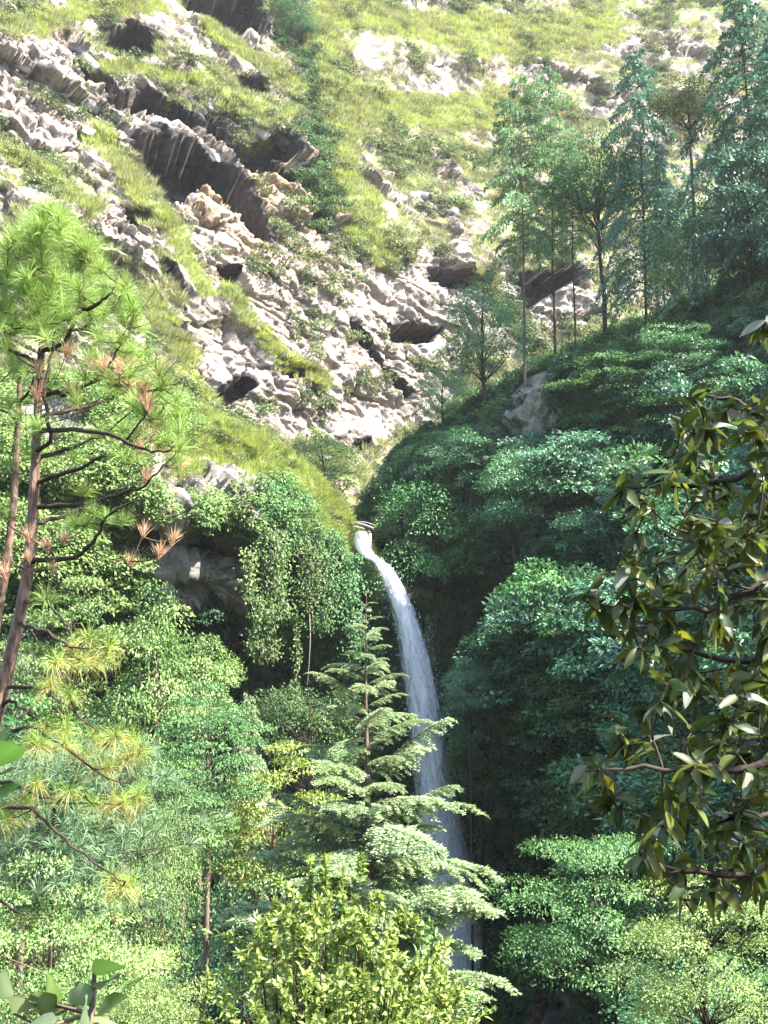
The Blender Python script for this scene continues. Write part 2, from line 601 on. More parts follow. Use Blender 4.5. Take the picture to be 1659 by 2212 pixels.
ROCKS = [[(300, 250), (450, 210), (640, 270), (720, 430), (870, 555), (1050, 575), (1060, 660), (975, 880), (860, 945), (700, 960), (480, 930), (430, 820), (500, 640), (380, 440)],
         [(-300, 30), (150, 60), (330, 240), (330, 330), (200, 300), (120, 330), (-300, 260)],
         [(400, -40), (580, -40), (580, 120), (500, 110), (420, 60)],
         [(100, 380), (210, 420), (330, 560), (350, 640), (250, 560), (120, 470)],
         [(1080, 590), (1260, 570), (1270, 700), (1120, 760)]]
ROCK_THIN = [[(690, 190), (1000, 200)], [(960, 125), (1250, 170), (1420, 255)], [(780, 400), (960, 470), (1000, 600)],
             [(1180, 60), (1600, 140)], [(1300, 230), (1480, 210), (1700, 260)], [(720, 560), (900, 620)], [(940, 370), (1040, 470)]]
GREEN = [([(-80, 290), (60, 370), (170, 470)], 24), ([(200, 290), (300, 440), (380, 540), (440, 640)], 22), ([(320, 650), (390, 760), (440, 860)], 24),
         ([(450, 60), (560, 130), (640, 190)], 22), ([(690, 60), (720, 220), (730, 380), (830, 540)], 34), ([(760, 230), (960, 250), (1080, 240)], 46),
         ([(700, 20), (900, 60), (1100, 100), (1300, 60)], 48), ([(200, 150), (420, 180), (560, 250)], 14), ([(480, 640), (620, 780), (700, 820)], 16),
         ([(0, 80), (140, 20), (330, 10)], 24), ([(540, 300), (640, 240)], 10)]
DARKLINE = [([(600, 10), (650, 110), (670, 260), (690, 370), (700, 450)], 24)]
CAVES = [([(222, 62), (290, 58), (335, 92), (340, 128), (285, 124), (222, 104)], 5.5),
         ([(298, 342), (330, 318), (400, 318), (442, 326), (474, 362), (505, 408), (562, 468), (578, 505), (545, 494), (490, 440), (440, 405), (402, 428), (366, 432), (326, 392)], 8.5),
         ([(238, 212), (300, 206), (402, 232), (408, 264), (330, 260), (258, 252)], 5),
         ([(442, 242), (500, 262), (525, 298), (602, 286), (624, 332), (560, 332), (505, 308), (458, 282)], 5),
         ([(498, 312), (562, 338), (642, 366), (656, 402), (600, 398), (538, 374)], 5),
         ([(258, 456), (332, 470), (345, 515), (282, 505)], 5), ([(385, -30), (552, -30), (560, 56), (502, 42), (438, 36)], 6),
         ([(45, 325), (100, 340), (110, 380), (60, 355)], 4), ([(945, 578), (1055, 582), (1055, 614), (958, 604)], 6),
         ([(1105, 600), (1235, 576), (1240, 615), (1140, 655)], 5), ([(856, 688), (962, 698), (942, 724), (880, 722)], 4),
         ([(478, 568), (514, 566), (514, 616), (484, 614)], 4.5), ([(338, 684), (388, 698), (390, 728), (350, 716)], 4.5),
         ([(486, 156), (572, 176), (578, 208), (518, 198)], 4.5), ([(780, 690), (800, 704), (898, 828), (886, 840)], 3.5),
         ([(120, 95), (210, 160), (235, 200), (190, 180), (110, 115)], 3.5), ([(660, 425), (708, 425), (712, 468), (672, 474)], 4.5),
         ([(470, 845), (540, 800), (560, 830), (500, 880)], 3), ([(330, 560), (372, 590), (400, 660), (350, 610)], 3.5),
         ([(780, 935), (815, 930), (815, 955), (785, 950)], 3), ([(620, 780), (690, 800), (680, 822), (630, 808)], 2.5)]

rock = np.zeros(avx.shape)
for poly in ROCKS:
    rock = np.maximum(rock, poly_mask(jx, jy, poly))
for pts in ROCK_THIN:
    rock = np.maximum(rock, ss(26, 8, line_dist(jx, jy, pts)) * 0.85)
green = np.zeros(avx.shape)
for pts, w in GREEN:
    green = np.maximum(green, ss(w * 1.25, w * 0.6, line_dist(avx + (jx - avx) * 0.35, avy + (jy - avy) * 0.35, pts)))
gully = np.zeros(avx.shape)
for pts, w in DARKLINE:
    gully = np.maximum(gully, ss(w * 1.5, w * 0.5, line_dist(avx + (jx - avx) * 0.8, avy, pts)) * ss(0.40, 0.55, fbm(A0, 6, 3, 57)))
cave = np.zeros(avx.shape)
stain_shade = np.zeros(avx.shape)
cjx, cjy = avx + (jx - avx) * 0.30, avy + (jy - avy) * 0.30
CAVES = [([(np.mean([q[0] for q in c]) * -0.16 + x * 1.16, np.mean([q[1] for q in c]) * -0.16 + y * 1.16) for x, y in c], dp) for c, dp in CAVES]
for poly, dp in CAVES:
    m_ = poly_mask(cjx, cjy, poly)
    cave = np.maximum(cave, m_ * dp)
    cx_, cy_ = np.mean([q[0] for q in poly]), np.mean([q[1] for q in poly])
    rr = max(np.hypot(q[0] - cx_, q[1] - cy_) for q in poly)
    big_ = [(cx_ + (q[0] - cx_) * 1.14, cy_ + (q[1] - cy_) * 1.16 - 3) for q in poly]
    stain_shade = np.maximum(stain_shade, poly_mask(cjx, cjy, big_))  # cave shade painted near-black with the rock varnish, widened over the roofs
stain_shade = np.maximum(stain_shade, 0.85 * ss(90, 20, np.hypot((avx - 470) / 1.5, avy - 240)) * (fbm(A0, 3, 4, 5) > 0.45))
stain_shade = np.maximum(stain_shade, 0.6 * ss(60, 20, np.hypot(avx - 900, (avy - 700) * 1.2)) * (fbm(A0, 3, 4, 8) > 0.42))
warm = np.maximum(ss(165, 60, np.hypot((avx - 600), (avy - 440) * 1.1)), ss(120, 40, np.hypot((avx - 480), (avy - 440) * 1.5)))
warm = np.maximum(warm, 0.35 * ss(220, 60, np.hypot((avx - 620) * 0.8, avy - 570)))
left = ss(760, 600, avx)
gr = 0.56 - 0.13 * left + 0.25 * (fbm(A0, 18, 3, 19) - 0.5) + 0.55 * (fbm(A0, 3.2, 3, 20) - 0.5)
gr = gr * (1 - rock) + 0.20 * rock
gr = np.maximum(gr, 1.0 * green)
gr = np.maximum(gr * (1 - 0.6 * (cave > 0)), 0.75 * gully * (cave == 0))
rough = np.clip(0.35 + 0.75 * rock + 0.25 * left - 0.5 * green, 0.15, 1.15)
wall = np.maximum(poly_mask(jx, jy, ROCKS[0]) * (jy > 470), 0)
disp = 5.0 * (fbm(A0, 26, 3, 3) - 0.5) + 2.6 * (fbm(A0, 9, 3, 13) - 0.5) * (0.6 + rough) * (1 - 0.5 * wall)
wall = np.maximum(poly_mask(jx, jy, ROCKS[0]) * (jy > 470), 0)
bed = rough * ((2.4 - 1.7 * wall) * strata(A0, 10.5, 0.4, 100, 3.4) + (1.25 - 0.75 * wall) * strata(A0, 4.2, 0.35, 200, 2.6) + (0.55 - 0.40 * wall) * strata(A0, 1.7, 0.3, 300))
bent = A0 + np.stack([A0[..., 2] * 0, A0[..., 2] * 0, dip(A0[..., 0])], -1) + (fbm(A0, 4, 3, 47)[..., None] - 0.5) * 2.5
bed += np.clip(rough, 0.3, 1.1) * ((1.1 - 0.5 * wall) * facets(bent, 6, 800, (1, 1, 1.5)) + (0.65 - 0.38 * wall) * facets(bent, 2.6, 820, (1, 1, 0.35)) + 0.35 * facets(A0, 1.0, 880, (1, 1, 0.6)))
crack = np.abs(vn(A0 * np.array((0.42, 0.42, 0.05)) + (fbm(A0, 3, 2, 61)[..., None] - 0.5) * 0.35, 62) - 0.5)
bed -= rough * 0.9 * ss(0.045, 0.010, crack)
crack = np.abs(vn((A0 + np.stack([0 * jx, 0 * jx, dip(A0[..., 0])], -1)) * np.array((0.07, 0.07, 0.5)) + (fbm(A0, 2.5, 2, 63)[..., None] - 0.5) * 0.4, 64) - 0.5)
bed -= rough * 0.8 * ss(0.05, 0.012, crack)
bed += wall * 1.1 * (fbm(A0 * np.array((1, 1, 0.13)), 1.8, 3, 49) - 0.5)
disp += 0.7 * (fbm(A0, 1.6, 3, 41) - 0.5) - 1.2 * gully + 0.9 * green * (fbm(A0, 3, 2, 6))
disp += 0.38 * (1 - 0.5 * wall) * rough * (0.5 - np.abs(fbm(A0, 2.4, 3, 43) - 0.5) * 4)
A = A0 + AN * (disp - 1.4 * rough)[..., None] + unit(AN * np.array((1, 1, 0.1))) * bed[..., None]
A[..., 1] += cave * (1.45 + 0.5 * (fbm(A0, 2.2, 3, 55) - 0.5))
A[..., 0] += cave * -0.5
AT = grid_tris(NV, NU)
cliff = tag(link('cliff', mesh('cliff', A, AT, M['cliff'], {'grass': gr, 'stain_shade': stain_shade, 'warm': warm})), 'tall sunlit rock cliff with grassy ledges and dark overhangs', kind='structure')

# left buttress: back slope, grassy ridge, brow, overhang, slabs, lower wall; turns the corner beside the falls
BX = [-500, -150, 60, 230, 400, 560, 690, 768, 836, 905, 1010]
BROWS = [([865, 868, 872, 878, 902, 980, 1072, 1176, 1280, 1300, 1310], [100, 95, 96, 98, 100, 104, 108, 110, 112, 108, 106]),
         ([850, 852, 856, 862, 885, 962, 1055, 1160, 1262, 1290, 1300], [70, 73, 75, 78, 82, 85, 88, 90, 92, 97, 100]),
         ([915, 920, 930, 945, 975, 1045, 1105, 1195, 1280, 1310, 1330], [65, 68, 70, 73.5, 78, 81, 85, 88.5, 91, 97.5, 101]),
         ([960, 980, 1010, 1050, 1105, 1140, 1155, 1232, 1310, 1350, 1370], [61, 64, 66, 69.5, 74, 78, 83, 87.5, 91.5, 98.5, 101]),
         ([1060, 1080, 1120, 1165, 1180, 1205, 1215, 1265, 1340, 1390, 1400], [62, 65, 69, 75.5, 81, 86, 88, 90.5, 94, 98.5, 101]),
         ([1140, 1160, 1180, 1225, 1250, 1290, 1310, 1350, 1400, 1450, 1450], [59, 62, 66, 72, 78, 87, 93, 95, 97, 98.5, 100]),
         ([1360, 1380, 1400, 1430, 1470, 1510, 1540, 1560, 1600, 1640, 1640], [60, 64, 70, 82, 91, 96, 98, 97, 98, 98.5, 99.5]),
         ([1750, 1750, 1760, 1780, 1800, 1820, 1840, 1850, 1850, 1850, 1850], [55, 59, 66, 80, 91, 96, 97, 97, 97.5, 98, 99]),
         ([2400] * 11, [50, 54, 62, 77, 89, 95, 96, 96, 97, 97, 98])]
NUB, NVB = 10 * 42 + 1, 8 * 46 + 1
B0 = sheet([[P(x, ys[i], ds[i]) for i, x in enumerate(BX)] for ys, ds in BROWS], NUB, NVB)
BN = normals(B0)
if BN[NVB // 2, NUB // 2, 1] > 0:
    BN = -BN
bvx, bvy = proj(B0)
brow = np.repeat(np.linspace(0, 8, NVB)[:, None], NUB, 1)
brock = np.maximum(ss(70, 30, line_dist(bvx, bvy, [(330, 1140), (450, 1060), (560, 1080)])), ss(60, 25, line_dist(bvx, bvy, [(300, 1200), (480, 1215), (570, 1240)])))
brock = np.maximum(brock, ss(60, 25, line_dist(bvx, bvy, [(280, 1280), (440, 1300), (560, 1320)])))
brock = np.maximum(brock, ss(90, 40, line_dist(bvx, bvy, [(0, 960), (300, 1010)])) * 0.8)
bface = ((bvx > 375) & (bvx < 575) & (brow > 2.15) & (brow < 3.3)).astype(float) * (fbm(B0, 2.4, 3, 39) > 0.44)
bgrass = (1 - bface) * ss(3.0, 2.2, brow + 1.6 * (fbm(B0, 4, 3, 9) - 0.5)) * ss(250, 400, bvx + 120 * (fbm(B0, 6, 2, 10) - 0.5))
bdisp = 2.2 * (fbm(B0, 10, 3, 21) - 0.5) + brock * (1.1 * strata(B0, 3.6, 0.4, 400) + 0.6 * strata(B0, 1.4, 0.4, 500)) + 0.6 * (fbm(B0, 1.8, 3, 23) - 0.5)
bdisp *= np.clip(0.6 + brow * 0.3, 0.6, 1)
bdisp += 1.0 * facets(B0, 2.6, 840) * np.clip(brow, 0.3, 1)
B = B0 + BN * bdisp[..., None]
bg_attr = (1 - 0.9 * bface) * np.clip(0.95 * bgrass + 0.35 * (1 - brock) - 0.35 * brock, 0, 1)
BT = grid_tris(NVB, NUB)
bstain_shade = np.clip(0.45 * bface * (fbm(B0, 1.8, 3, 40) > 0.4) + ss(3.4, 4.0, brow) * ss(5.0, 4.4, brow) * ss(250, 350, bvx) + ss(5.0, 6.0, brow) * 0.7 * ss(560, 640, bvx), 0, 1)  # paints shade under the overhang and on the lower wall, plus face stains
buttress = tag(link('rock_buttress', mesh('rock_buttress', B, BT, M['buttress'], {'grass': bg_attr, 'stain_shade': bstain_shade, 'warm': 0 * brock})), 'grass topped rock shoulder with overhang left of the falls', kind='structure')

# wooded hillside on the right; it goes on rising beyond the frame and shades the gorge
DX = [760, 850, 1000, 1150, 1400, 1659, 2100, 2800, 3700]
DROWS = [([1150, 990, 900, 810, 700, 580, 200, -500, -900], [118, 122, 122, 120, 112, 104, 90, 68, 50]),
         ([1125, 962, 880, 788, 680, 560, 250, -330, -700], [111, 112, 108, 104, 96, 86, 68, 47, 33]),
         ([1150, 1060, 1000, 930, 880, 850, 750, 400, 200], [107, 105, 100, 95, 85, 73, 55, 38, 28]),
         ([1205, 1200, 1180, 1150, 1130, 1150, 1150, 1100, 1100], [103, 100, 94, 87, 75, 62, 46, 33, 25]),
         ([1330, 1390, 1400, 1400, 1420, 1450, 1500, 1600, 1600], [101, 98, 90, 80, 66, 54, 42, 33, 30]),
         ([1620, 1650, 1700, 1700, 1750, 1800, 1850, 1900, 1900], [99, 96, 87, 74, 58, 47, 37, 30, 27]),
         ([2400] * 9, [97, 94, 84, 68, 51, 41, 33, 28, 25])]
NUD, NVD = 8 * 40 + 1, 6 * 50 + 1
D0 = sheet([[P(x, ys[i], ds[i]) for i, x in enumerate(DX)] for ys, ds in DROWS], NUD, NVD)
DN = normals(D0)
if DN[NVD // 2, NUD // 2, 1] > 0:
    DN = -DN
dvx, dvy = proj(D0)
drock = np.maximum(ss(125, 70, np.hypot((dvx - 1175) * 1.15, dvy - 880)), ss(70, 30, line_dist(dvx, dvy, [(1060, 1850), (1090, 2000), (1150, 2212)])))
drock = np.maximum(drock, 0.8 * ss(50, 20, np.hypot(dvx - 1590, (dvy - 740))))
ddisp = 4.5 * (fbm(D0 * np.array((1, 1, 0.55)), 13, 3, 61) - 0.5) + 1.6 * facets(D0, 5, 860) + 1.0 * (fbm(D0, 3, 3, 63) - 0.5) + drock * (0.9 * strata(D0, 3.2, 0.5, 600) + 0.45 * strata(D0, 1.2, 0.5, 700))
for cx_, cy_, rx_, ry_, am_ in ((985, 1370, 120, 190, -9), (1060, 1950, 130, 200, -7), (1150, 1530, 130, 110, 5), (1000, 1090, 140, 100, 5), (1330, 900, 150, 90, 4), (1420, 1010, 170, 60, -5),
                                (1190, 1150, 90, 80, 3), (1230, 1300, 130, 70, -5), (1500, 760, 120, 40, -4), (1330, 1480, 150, 90, 4), (1180, 1700, 110, 70, -4)):
    ddisp += am_ * np.exp(-((dvx - cx_) / rx_) ** 2 - ((dvy - cy_) / ry_) ** 2)
drow = np.repeat(np.linspace(0, 6, NVD)[:, None], NUD, 1)
ddisp = ddisp * np.clip(0.2 + (drow - 1.0) * 0.8, 0.2, 1) - 1.3 * ss(2.2, 1.0, drow)
D = D0 + DN * ddisp[..., None]
DT = grid_tris(NVD, NUD)
hillside = tag(link('hillside', mesh('hillside', D, DT, M['hill'], {'grass': 1.25 - 1.2 * drock, 'stain_shade': drock * ss(1650, 1780, dvy) * 1.0, 'warm': 0 * drock})), 'shaded wooded slope rising on the right of the gorge', kind='structure')


def ground_z(x, y):
    base = -1.7 - 0.50 * np.clip(y, 0, 62) + 0.32 * np.clip(-y, 0, 200) - 0.03 * np.clip(y - 62, 0, 400)
    return base + 0.25 * np.clip(-x - 14, 0, 60) * np.clip(y / 20, 0, 1) * 0.6


gx, gy = np.meshgrid(np.linspace(-420, 420, 141), np.linspace(-320, 380, 141))
GP = np.stack([gx, gy, ground_z(gx, gy) - 0.0], -1)
GP[..., 2] += 0.7 * (fbm(GP, 6, 3, 71) - 0.5) * (np.hypot(gx, gy) > 4)
tag(link('ground', mesh('ground', GP, grid_tris(141, 141)[:, ::-1], M['soil'], None, True)), kind='structure')


def coarse(g, s):
    v = g[::s, ::s]
    t = grid_tris(v.shape[0], v.shape[1])
    return v.reshape(-1, 3), t


bv, bt, n_ = [], [], 0
for g, s in ((A, 4), (B, 2), (D, 2), (GP, 1)):
    v, t = coarse(g, s)
    bv.append(v)
    bt.append(t + n_)
    n_ += len(v)
bv, bt = np.concatenate(bv), np.concatenate(bt)
BVH = BVHTree.FromPolygons([Vector(v) for v in bv], [tuple(int(i) for i in t) for t in bt])


def on_ground(vx, vy):
    """The point of the terrain seen at (vx, vy)."""
    d = V(vx, vy, 1.0).normalized()
    h = BVH.ray_cast(Vector((0, 0, 0)), d)
    return h[0]


def below(p):
    h = BVH.ray_cast(Vector(p), Vector((0, 0, -1)))
    return h[0] if h[0] is not None else Vector(p)

# ------------------------------------------------------------------ scattered growth (uncountable): geometry-node instances of small clumps
def scatter(name, pts, rots, scls, protos, label=None):
    me = bpy.data.meshes.new(name)
    me.vertices.add(len(pts))
    me.vertices.foreach_set('co', np.ascontiguousarray(pts, dtype=np.float32).ravel())
    a = me.attributes.new('rot', 'FLOAT_VECTOR', 'POINT')
    a.data.foreach_set('vector', np.ascontiguousarray(rots, dtype=np.float32).ravel())
    a = me.attributes.new('scl', 'FLOAT', 'POINT')
    a.data.foreach_set('value', np.ascontiguousarray(scls, dtype=np.float32).ravel())
    ng = bpy.data.node_groups.new(name, 'GeometryNodeTree')
    ng.interface.new_socket('Geometry', in_out='INPUT', socket_type='NodeSocketGeometry')
    ng.interface.new_socket('Geometry', in_out='OUTPUT', socket_type='NodeSocketGeometry')
    N, L = ng.nodes, ng.links
    gi, go = N.new('NodeGroupInput'), N.new('NodeGroupOutput')
    iop = N.new('GeometryNodeInstanceOnPoints')
    L.new(gi.outputs[0], iop.inputs['Points'])
    jg = N.new('GeometryNodeJoinGeometry')
    for p in protos:
        oi = N.new('GeometryNodeObjectInfo')
        oi.inputs['Object'].default_value = p
        oi.inputs['As Instance'].default_value = True
        L.new(oi.outputs['Geometry'], jg.inputs[0])
    L.new(jg.outputs[0], iop.inputs['Instance'])
    iop.inputs['Pick Instance'].default_value = True
    ri = N.new('FunctionNodeRandomValue')
    ri.data_type = 'INT'
    ri.inputs['Min'].default_value = 0
    ri.inputs['Max'].default_value = len(protos) - 1
    for s in ri.outputs:
        if s.type == 'INT':
            L.new(s, iop.inputs['Instance Index'])
    nr = N.new('GeometryNodeInputNamedAttribute')
    nr.data_type = 'FLOAT_VECTOR'
    nr.inputs['Name'].default_value = 'rot'
    L.new(nr.outputs['Attribute'], iop.inputs['Rotation'])
    nsc = N.new('GeometryNodeInputNamedAttribute')
    nsc.data_type = 'FLOAT'
    nsc.inputs['Name'].default_value = 'scl'
    L.new(nsc.outputs['Attribute'], iop.inputs['Scale'])
    L.new(iop.outputs['Instances'], go.inputs[0])
    o = link(name, me)
    md = o.modifiers.new('growth', 'NODES')
    md.node_group = ng
    return tag(o, label, kind='stuff')


def proto(name, me):
    return bpy.data.objects.new(name, me)       # never linked: only a source for instances


def tilt(nrm, amount, g):
    """Euler angles that lean an instance's up axis towards a normal, with a random turn."""
    out = np.empty((len(nrm), 3))
    turn = g.uniform(0, 6.283, len(nrm))
    up = unit(nrm * amount + np.array((0, 0, 1)) * (1 - amount))
    for i in range(len(nrm)):
        q = Vector((0, 0, 1)).rotation_difference(Vector(up[i]))
        out[i] = (q.to_matrix() @ Matrix.Rotation(turn[i], 3, 'Z')).to_euler()
    return out


def pick(grid, nrm, w, n, g, visible=None):
    """n random places of a sheet, chosen with weight w per cell (times the cell's area)."""
    du = np.linalg.norm(np.gradient(grid, axis=1), axis=-1)
    dv = np.linalg.norm(np.gradient(grid, axis=0), axis=-1)
    pr = (w * du * dv)[:-1, :-1].ravel()
    pr = np.clip(pr, 0, None)
    k = g.choice(len(pr), n, p=pr / pr.sum())
    iy, ix = np.divmod(k, grid.shape[1] - 1)
    fx, fy = g.random(n)[:, None], g.random(n)[:, None]
    p = (grid[iy, ix] * (1 - fx) + grid[iy, ix + 1] * fx) * (1 - fy) + (grid[iy + 1, ix] * (1 - fx) + grid[iy + 1, ix + 1] * fx) * fy
    return p, nrm[iy, ix]


def grass_tuft(seed, n, h, spread, mat, width=0.05):
    g = np.random.default_rng(seed)
    geo = Geo()
    a = g.uniform(0, 6.283, n)
    r = spread * np.sqrt(g.random(n))
    base = np.stack([r * np.cos(a), r * np.sin(a), np.full(n, -0.12)], 1)
    lean = np.stack([np.cos(a) * 0.55, np.sin(a) * 0.55, np.ones(n)], 1) + g.normal(size=(n, 3)) * 0.25
    nr = rdir(n, g)
    geo.leaves(base, nr, lean, h * g.uniform(0.5, 1.15, n), width * g.uniform(0.7, 1.4, n), g.random(n), 0.1)
    return proto('tuft_source', geo.mesh('grass_tuft', mat))


def bush_mesh(seed, n, leaf, flat, mat, puffs=6, droop=0.25):
    g = np.random.default_rng(seed)
    geo = Geo()
    for k in range(puffs):
        c = g.normal(size=3) * np.array((0.42, 0.42, 0.22)) + np.array((0, 0, 0.55))
        r = g.uniform(0.38, 0.62)
        m = n // puffs
        d = rdir(m * 2, g)
        d = d[d[:, 2] > -0.35][:m]
        m = len(d)
        pos = c + d * r * g.uniform(0.65, 1.05, m)[:, None] * np.array((1, 1, flat))
        nr = unit(d * 0.5 + np.array((0, 0, 0.75)) + g.normal(size=(m, 3)) * 0.38)
        ax = unit(d * np.array((1, 1, 0.2)) + g.normal(size=(m, 3)) * 0.5 - np.array((0, 0, droop)))
        geo.leaves(pos, nr, ax, leaf * g.uniform(0.6, 1.3, m), leaf * 0.55 * g.uniform(0.7, 1.3, m), np.clip(g.uniform(0.15, 0.85) + g.normal(size=m) * 0.2, 0, 1))
    return geo.mesh('bush_clump', mat)


def bushes(mat, leaf, n=260, flat=0.7, seed=0, k=3, droop=0.25):
    return [proto('bush_source', bush_mesh(seed + i, n, leaf, flat, mat, droop=droop)) for i in range(k)]


g1 = np.random.default_rng(11)
inview = ((avx > -120) & (avx < 1780) & (avy > -130) & (avy < 1180)).astype(float)
wg = inview * np.clip(gr - 0.30, 0, 1) ** 1.0 * (cave == 0) * (0.06 + 1.3 * ss(0.45, 0.60, fbm(A0, 3.4, 4, 91)))
p, n = pick(A, AN, wg, 15000, g1)
scatter('slope_grass', p, tilt(n, 0.45, g1), g1.uniform(0.7, 1.7, len(p)),
        [grass_tuft(i, 46, 0.85, 0.5, M['grass']) for i in range(3)], 'dry green grass on the ledges of the sunlit cliff')
p, n = pick(A, AN, inview * green * (cave == 0), 4200, g1)
scatter('lime_grass', p, tilt(n, 0.5, g1), g1.uniform(0.8, 1.7, len(p)),
        [grass_tuft(10 + i, 46, 0.85, 0.5, M['lime_grass']) for i in range(3)], 'lime green grass streaks running down the cliff')
near_cave = np.zeros(avx.shape)
for poly, dp in CAVES:
    near_cave = np.maximum(near_cave, poly_mask(avx, avy, [(np.mean([q[0] for q in poly]) + (a - np.mean([q[0] for q in poly])) * 1.25, np.mean([q[1] for q in poly]) + (b - np.mean([q[1] for q in poly])) * 1.35 + 6) for a, b in poly]))
ws = inview * (1 - near_cave) * (0.10 + gr * 0.5 + 0.4 * ss(0.8, 0.2, rough)) * (cave == 0) * ss(0.50, 0.66, fbm(A0, 7, 4, 95)) * (1 - 0.8 * green)
p, n = pick(A, AN, ws, 5200, g1)
scatter('cliff_scrub', p, tilt(n, 0.3, g1), g1.uniform(0.35, 1.35, len(p)) ** 1.5, bushes(M['scrub'], 0.30, 170, 0.75, 20), 'small grey green bushes dotted over the cliff')
p, n = pick(A, AN, inview * gully, 680, g1)
pass
wd_ = inview * (gr > 0.35) * ss(0.52, 0.64, fbm(A0, 6, 3, 97)) * (1 - green) * (cave == 0)
pd_, nd_ = pick(A, AN, wd_, 2200, g1)
scatter('dry_scrub', pd_, tilt(nd_, 0.3, g1), g1.uniform(0.3, 0.9, len(pd_)), bushes(M['dry_leaf'], 0.24, 130, 0.8, 28), 'brownish dry scrub patches over the grassy cliff top')
scatter('gully_scrub', p, tilt(n, 0.3, g1), g1.uniform(0.4, 1.5, len(p)), bushes(M['gully_leaf'], 0.26, 240, 0.8, 24), 'dark green bushes in the gully down the cliff')

# buttress growth
bin_ = ((bvx > -150) & (bvx < 1000) & (bvy > 450) & (bvy < 2300)).astype(float)
p, n = pick(B, BN, bin_ * bgrass * (brow > 0.15) * (0.6 + fbm(B0, 4, 3, 5)), 6500, g1)
scatter('ridge_grass', p, tilt(n, 0.5, g1), g1.uniform(0.5, 1.0, len(p)),
        [grass_tuft(30 + i, 50, 0.95, 0.5, M['lime_grass'], 0.04) for i in range(3)], 'long lime green grass on the ridge left of the falls')
bare = ((brow > 2.3) & (brow < 4.9) & (bvx > 310)).astype(float)
wr_ = bin_ * (brow > 0.2) * (brow < 2.6) * (bvx > 330) * (bvx < 800) * ss(0.46, 0.6, fbm(B0, 3, 3, 38))
pr_, nr_ = pick(B, BN, wr_, 420, g1)
scatter('ridge_scrub', pr_, tilt(nr_, 0.3, g1), g1.uniform(0.25, 0.75, len(pr_)), bushes(M['scrub'], 0.2, 200, 0.8, 78), 'small bushes among the grass on the ridge left of the falls')
wb = bin_ * (1 - 0.8 * ss(0.50, 0.60, fbm(B0, 4.5, 3, 44)) * (brow > 4.2)) * (1 - 0.93 * bface) * np.maximum(ss(2.6, 3.2, brow), ss(420, 300, bvx) * (brow > 0.8)) * (1 - 0.95 * np.maximum(brock, bare) * (fbm(B0, 2.6, 3, 33) > 0.42)) * (bvx < 590) * ss(0.36, 0.6, fbm(B0, 5, 3, 35)) * (1 - 0.93 * ss(5.2, 5.9, brow + 0.8 * (bvx > 330)))
p, n = pick(B, BN, wb, 3600, g1)
pass
pw_, nw_ = pick(B, BN, bin_ * ss(5.0, 5.6, brow) * (bvx < 620), 1800, g1)
scatter('hollow_undergrowth', pw_, tilt(nw_, 0.4, g1), g1.uniform(0.4, 1.1, len(pw_)), bushes(M['under_shade_leaf'], 0.24, 260, 0.8, 74), 'undergrowth darkened to look shaded in the hollows between the left hand trees')
scatter('ledge_scrub', p, tilt(n, 0.35, g1), g1.uniform(0.45, 1.35, len(p)), bushes(M['lit_leaf'], 0.22, 260, 0.8, 40), 'pale green scrub covering the lower rock shoulder')
wb2 = bin_ * (bvx > 540) * ss(1.9, 2.6, brow) * (0.25 + ss(0.4, 0.62, fbm(B0, 5, 3, 37)))
p, n = pick(B, BN, wb2, 2600, g1)
scatter('wall_creeper', p, tilt(n, 0.55, g1), g1.uniform(0.4, 1.1, len(p)), bushes(M['mid_leaf'], 0.22, 240, 0.85, 44, droop=0.7), 'dark green creeper on the damp wall behind the falls')

# hillside growth
din = ((dvx > 740) & (dvx < 1800) & (dvy < 2330)).astype(float)
patch = fbm(D0, 9, 3, 81)
wd = din * (1 - 0.96 * drock * (fbm(D0, 2.5, 3, 85) > 0.4)) * (0.30 + ss(0.42, 0.58, patch))
p, n = pick(D, DN, wd, 8000, g1)
scatter('hillside_undergrowth', p + n * 0.1, tilt(n, 0.4, g1), 0.35 + 1.0 * g1.random(len(p)) ** 2.2, bushes(M['under_shade_leaf'], 0.20, 380, 0.75, 50, 4), 'deep green undergrowth darkened for gap shade on the shaded slope')
wd = din * (1 - 0.9 * drock) * (0.1 + ss(0.55, 0.68, patch)) * (fbm(D0, 5, 3, 83) > 0.48)
p, n = pick(D, DN, wd, 1100, g1)
scatter('blue_undergrowth', p + n * 0.3, tilt(n, 0.35, g1), g1.uniform(0.4, 1.2, len(p)), bushes(M['blue_leaf'], 0.17, 440, 0.6, 56, 3), 'blue green leafy undergrowth on the shaded slope')
wd = din * (drock < 0.5) * ss(60, 10, np.abs(dvy - np.interp(dvx, [760, 1150, 1659], [1130, 800, 575]) - 30))
p, n = pick(D, DN, wd, 900, g1)
scatter('crest_undergrowth', p, tilt(n, 0.2, g1), g1.uniform(0.5, 1.3, len(p)), bushes(M['mid_leaf'], 0.24, 260, 0.75, 60, 3), 'mid green brush along the crest of the wooded slope')
wd = din * ss(1120, 1000, dvx) * (dvy > 1150)
p, n = pick(D, DN, wd, 5200, g1)
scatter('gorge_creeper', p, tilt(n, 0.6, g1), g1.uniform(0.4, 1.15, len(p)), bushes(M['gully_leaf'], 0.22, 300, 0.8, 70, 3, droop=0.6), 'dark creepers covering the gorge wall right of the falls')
# outside the frame the hill keeps its cover
p, n = pick(D, DN, (dvx > 1750).astype(float), 900, g1)
scatter('outer_undergrowth', p, tilt(n, 0.3, g1), g1.uniform(1.0, 2.6, len(p)), bushes(M['shade_leaf'], 0.30, 260, 0.8, 64, 2), 'undergrowth on the slope beyond the near branches')


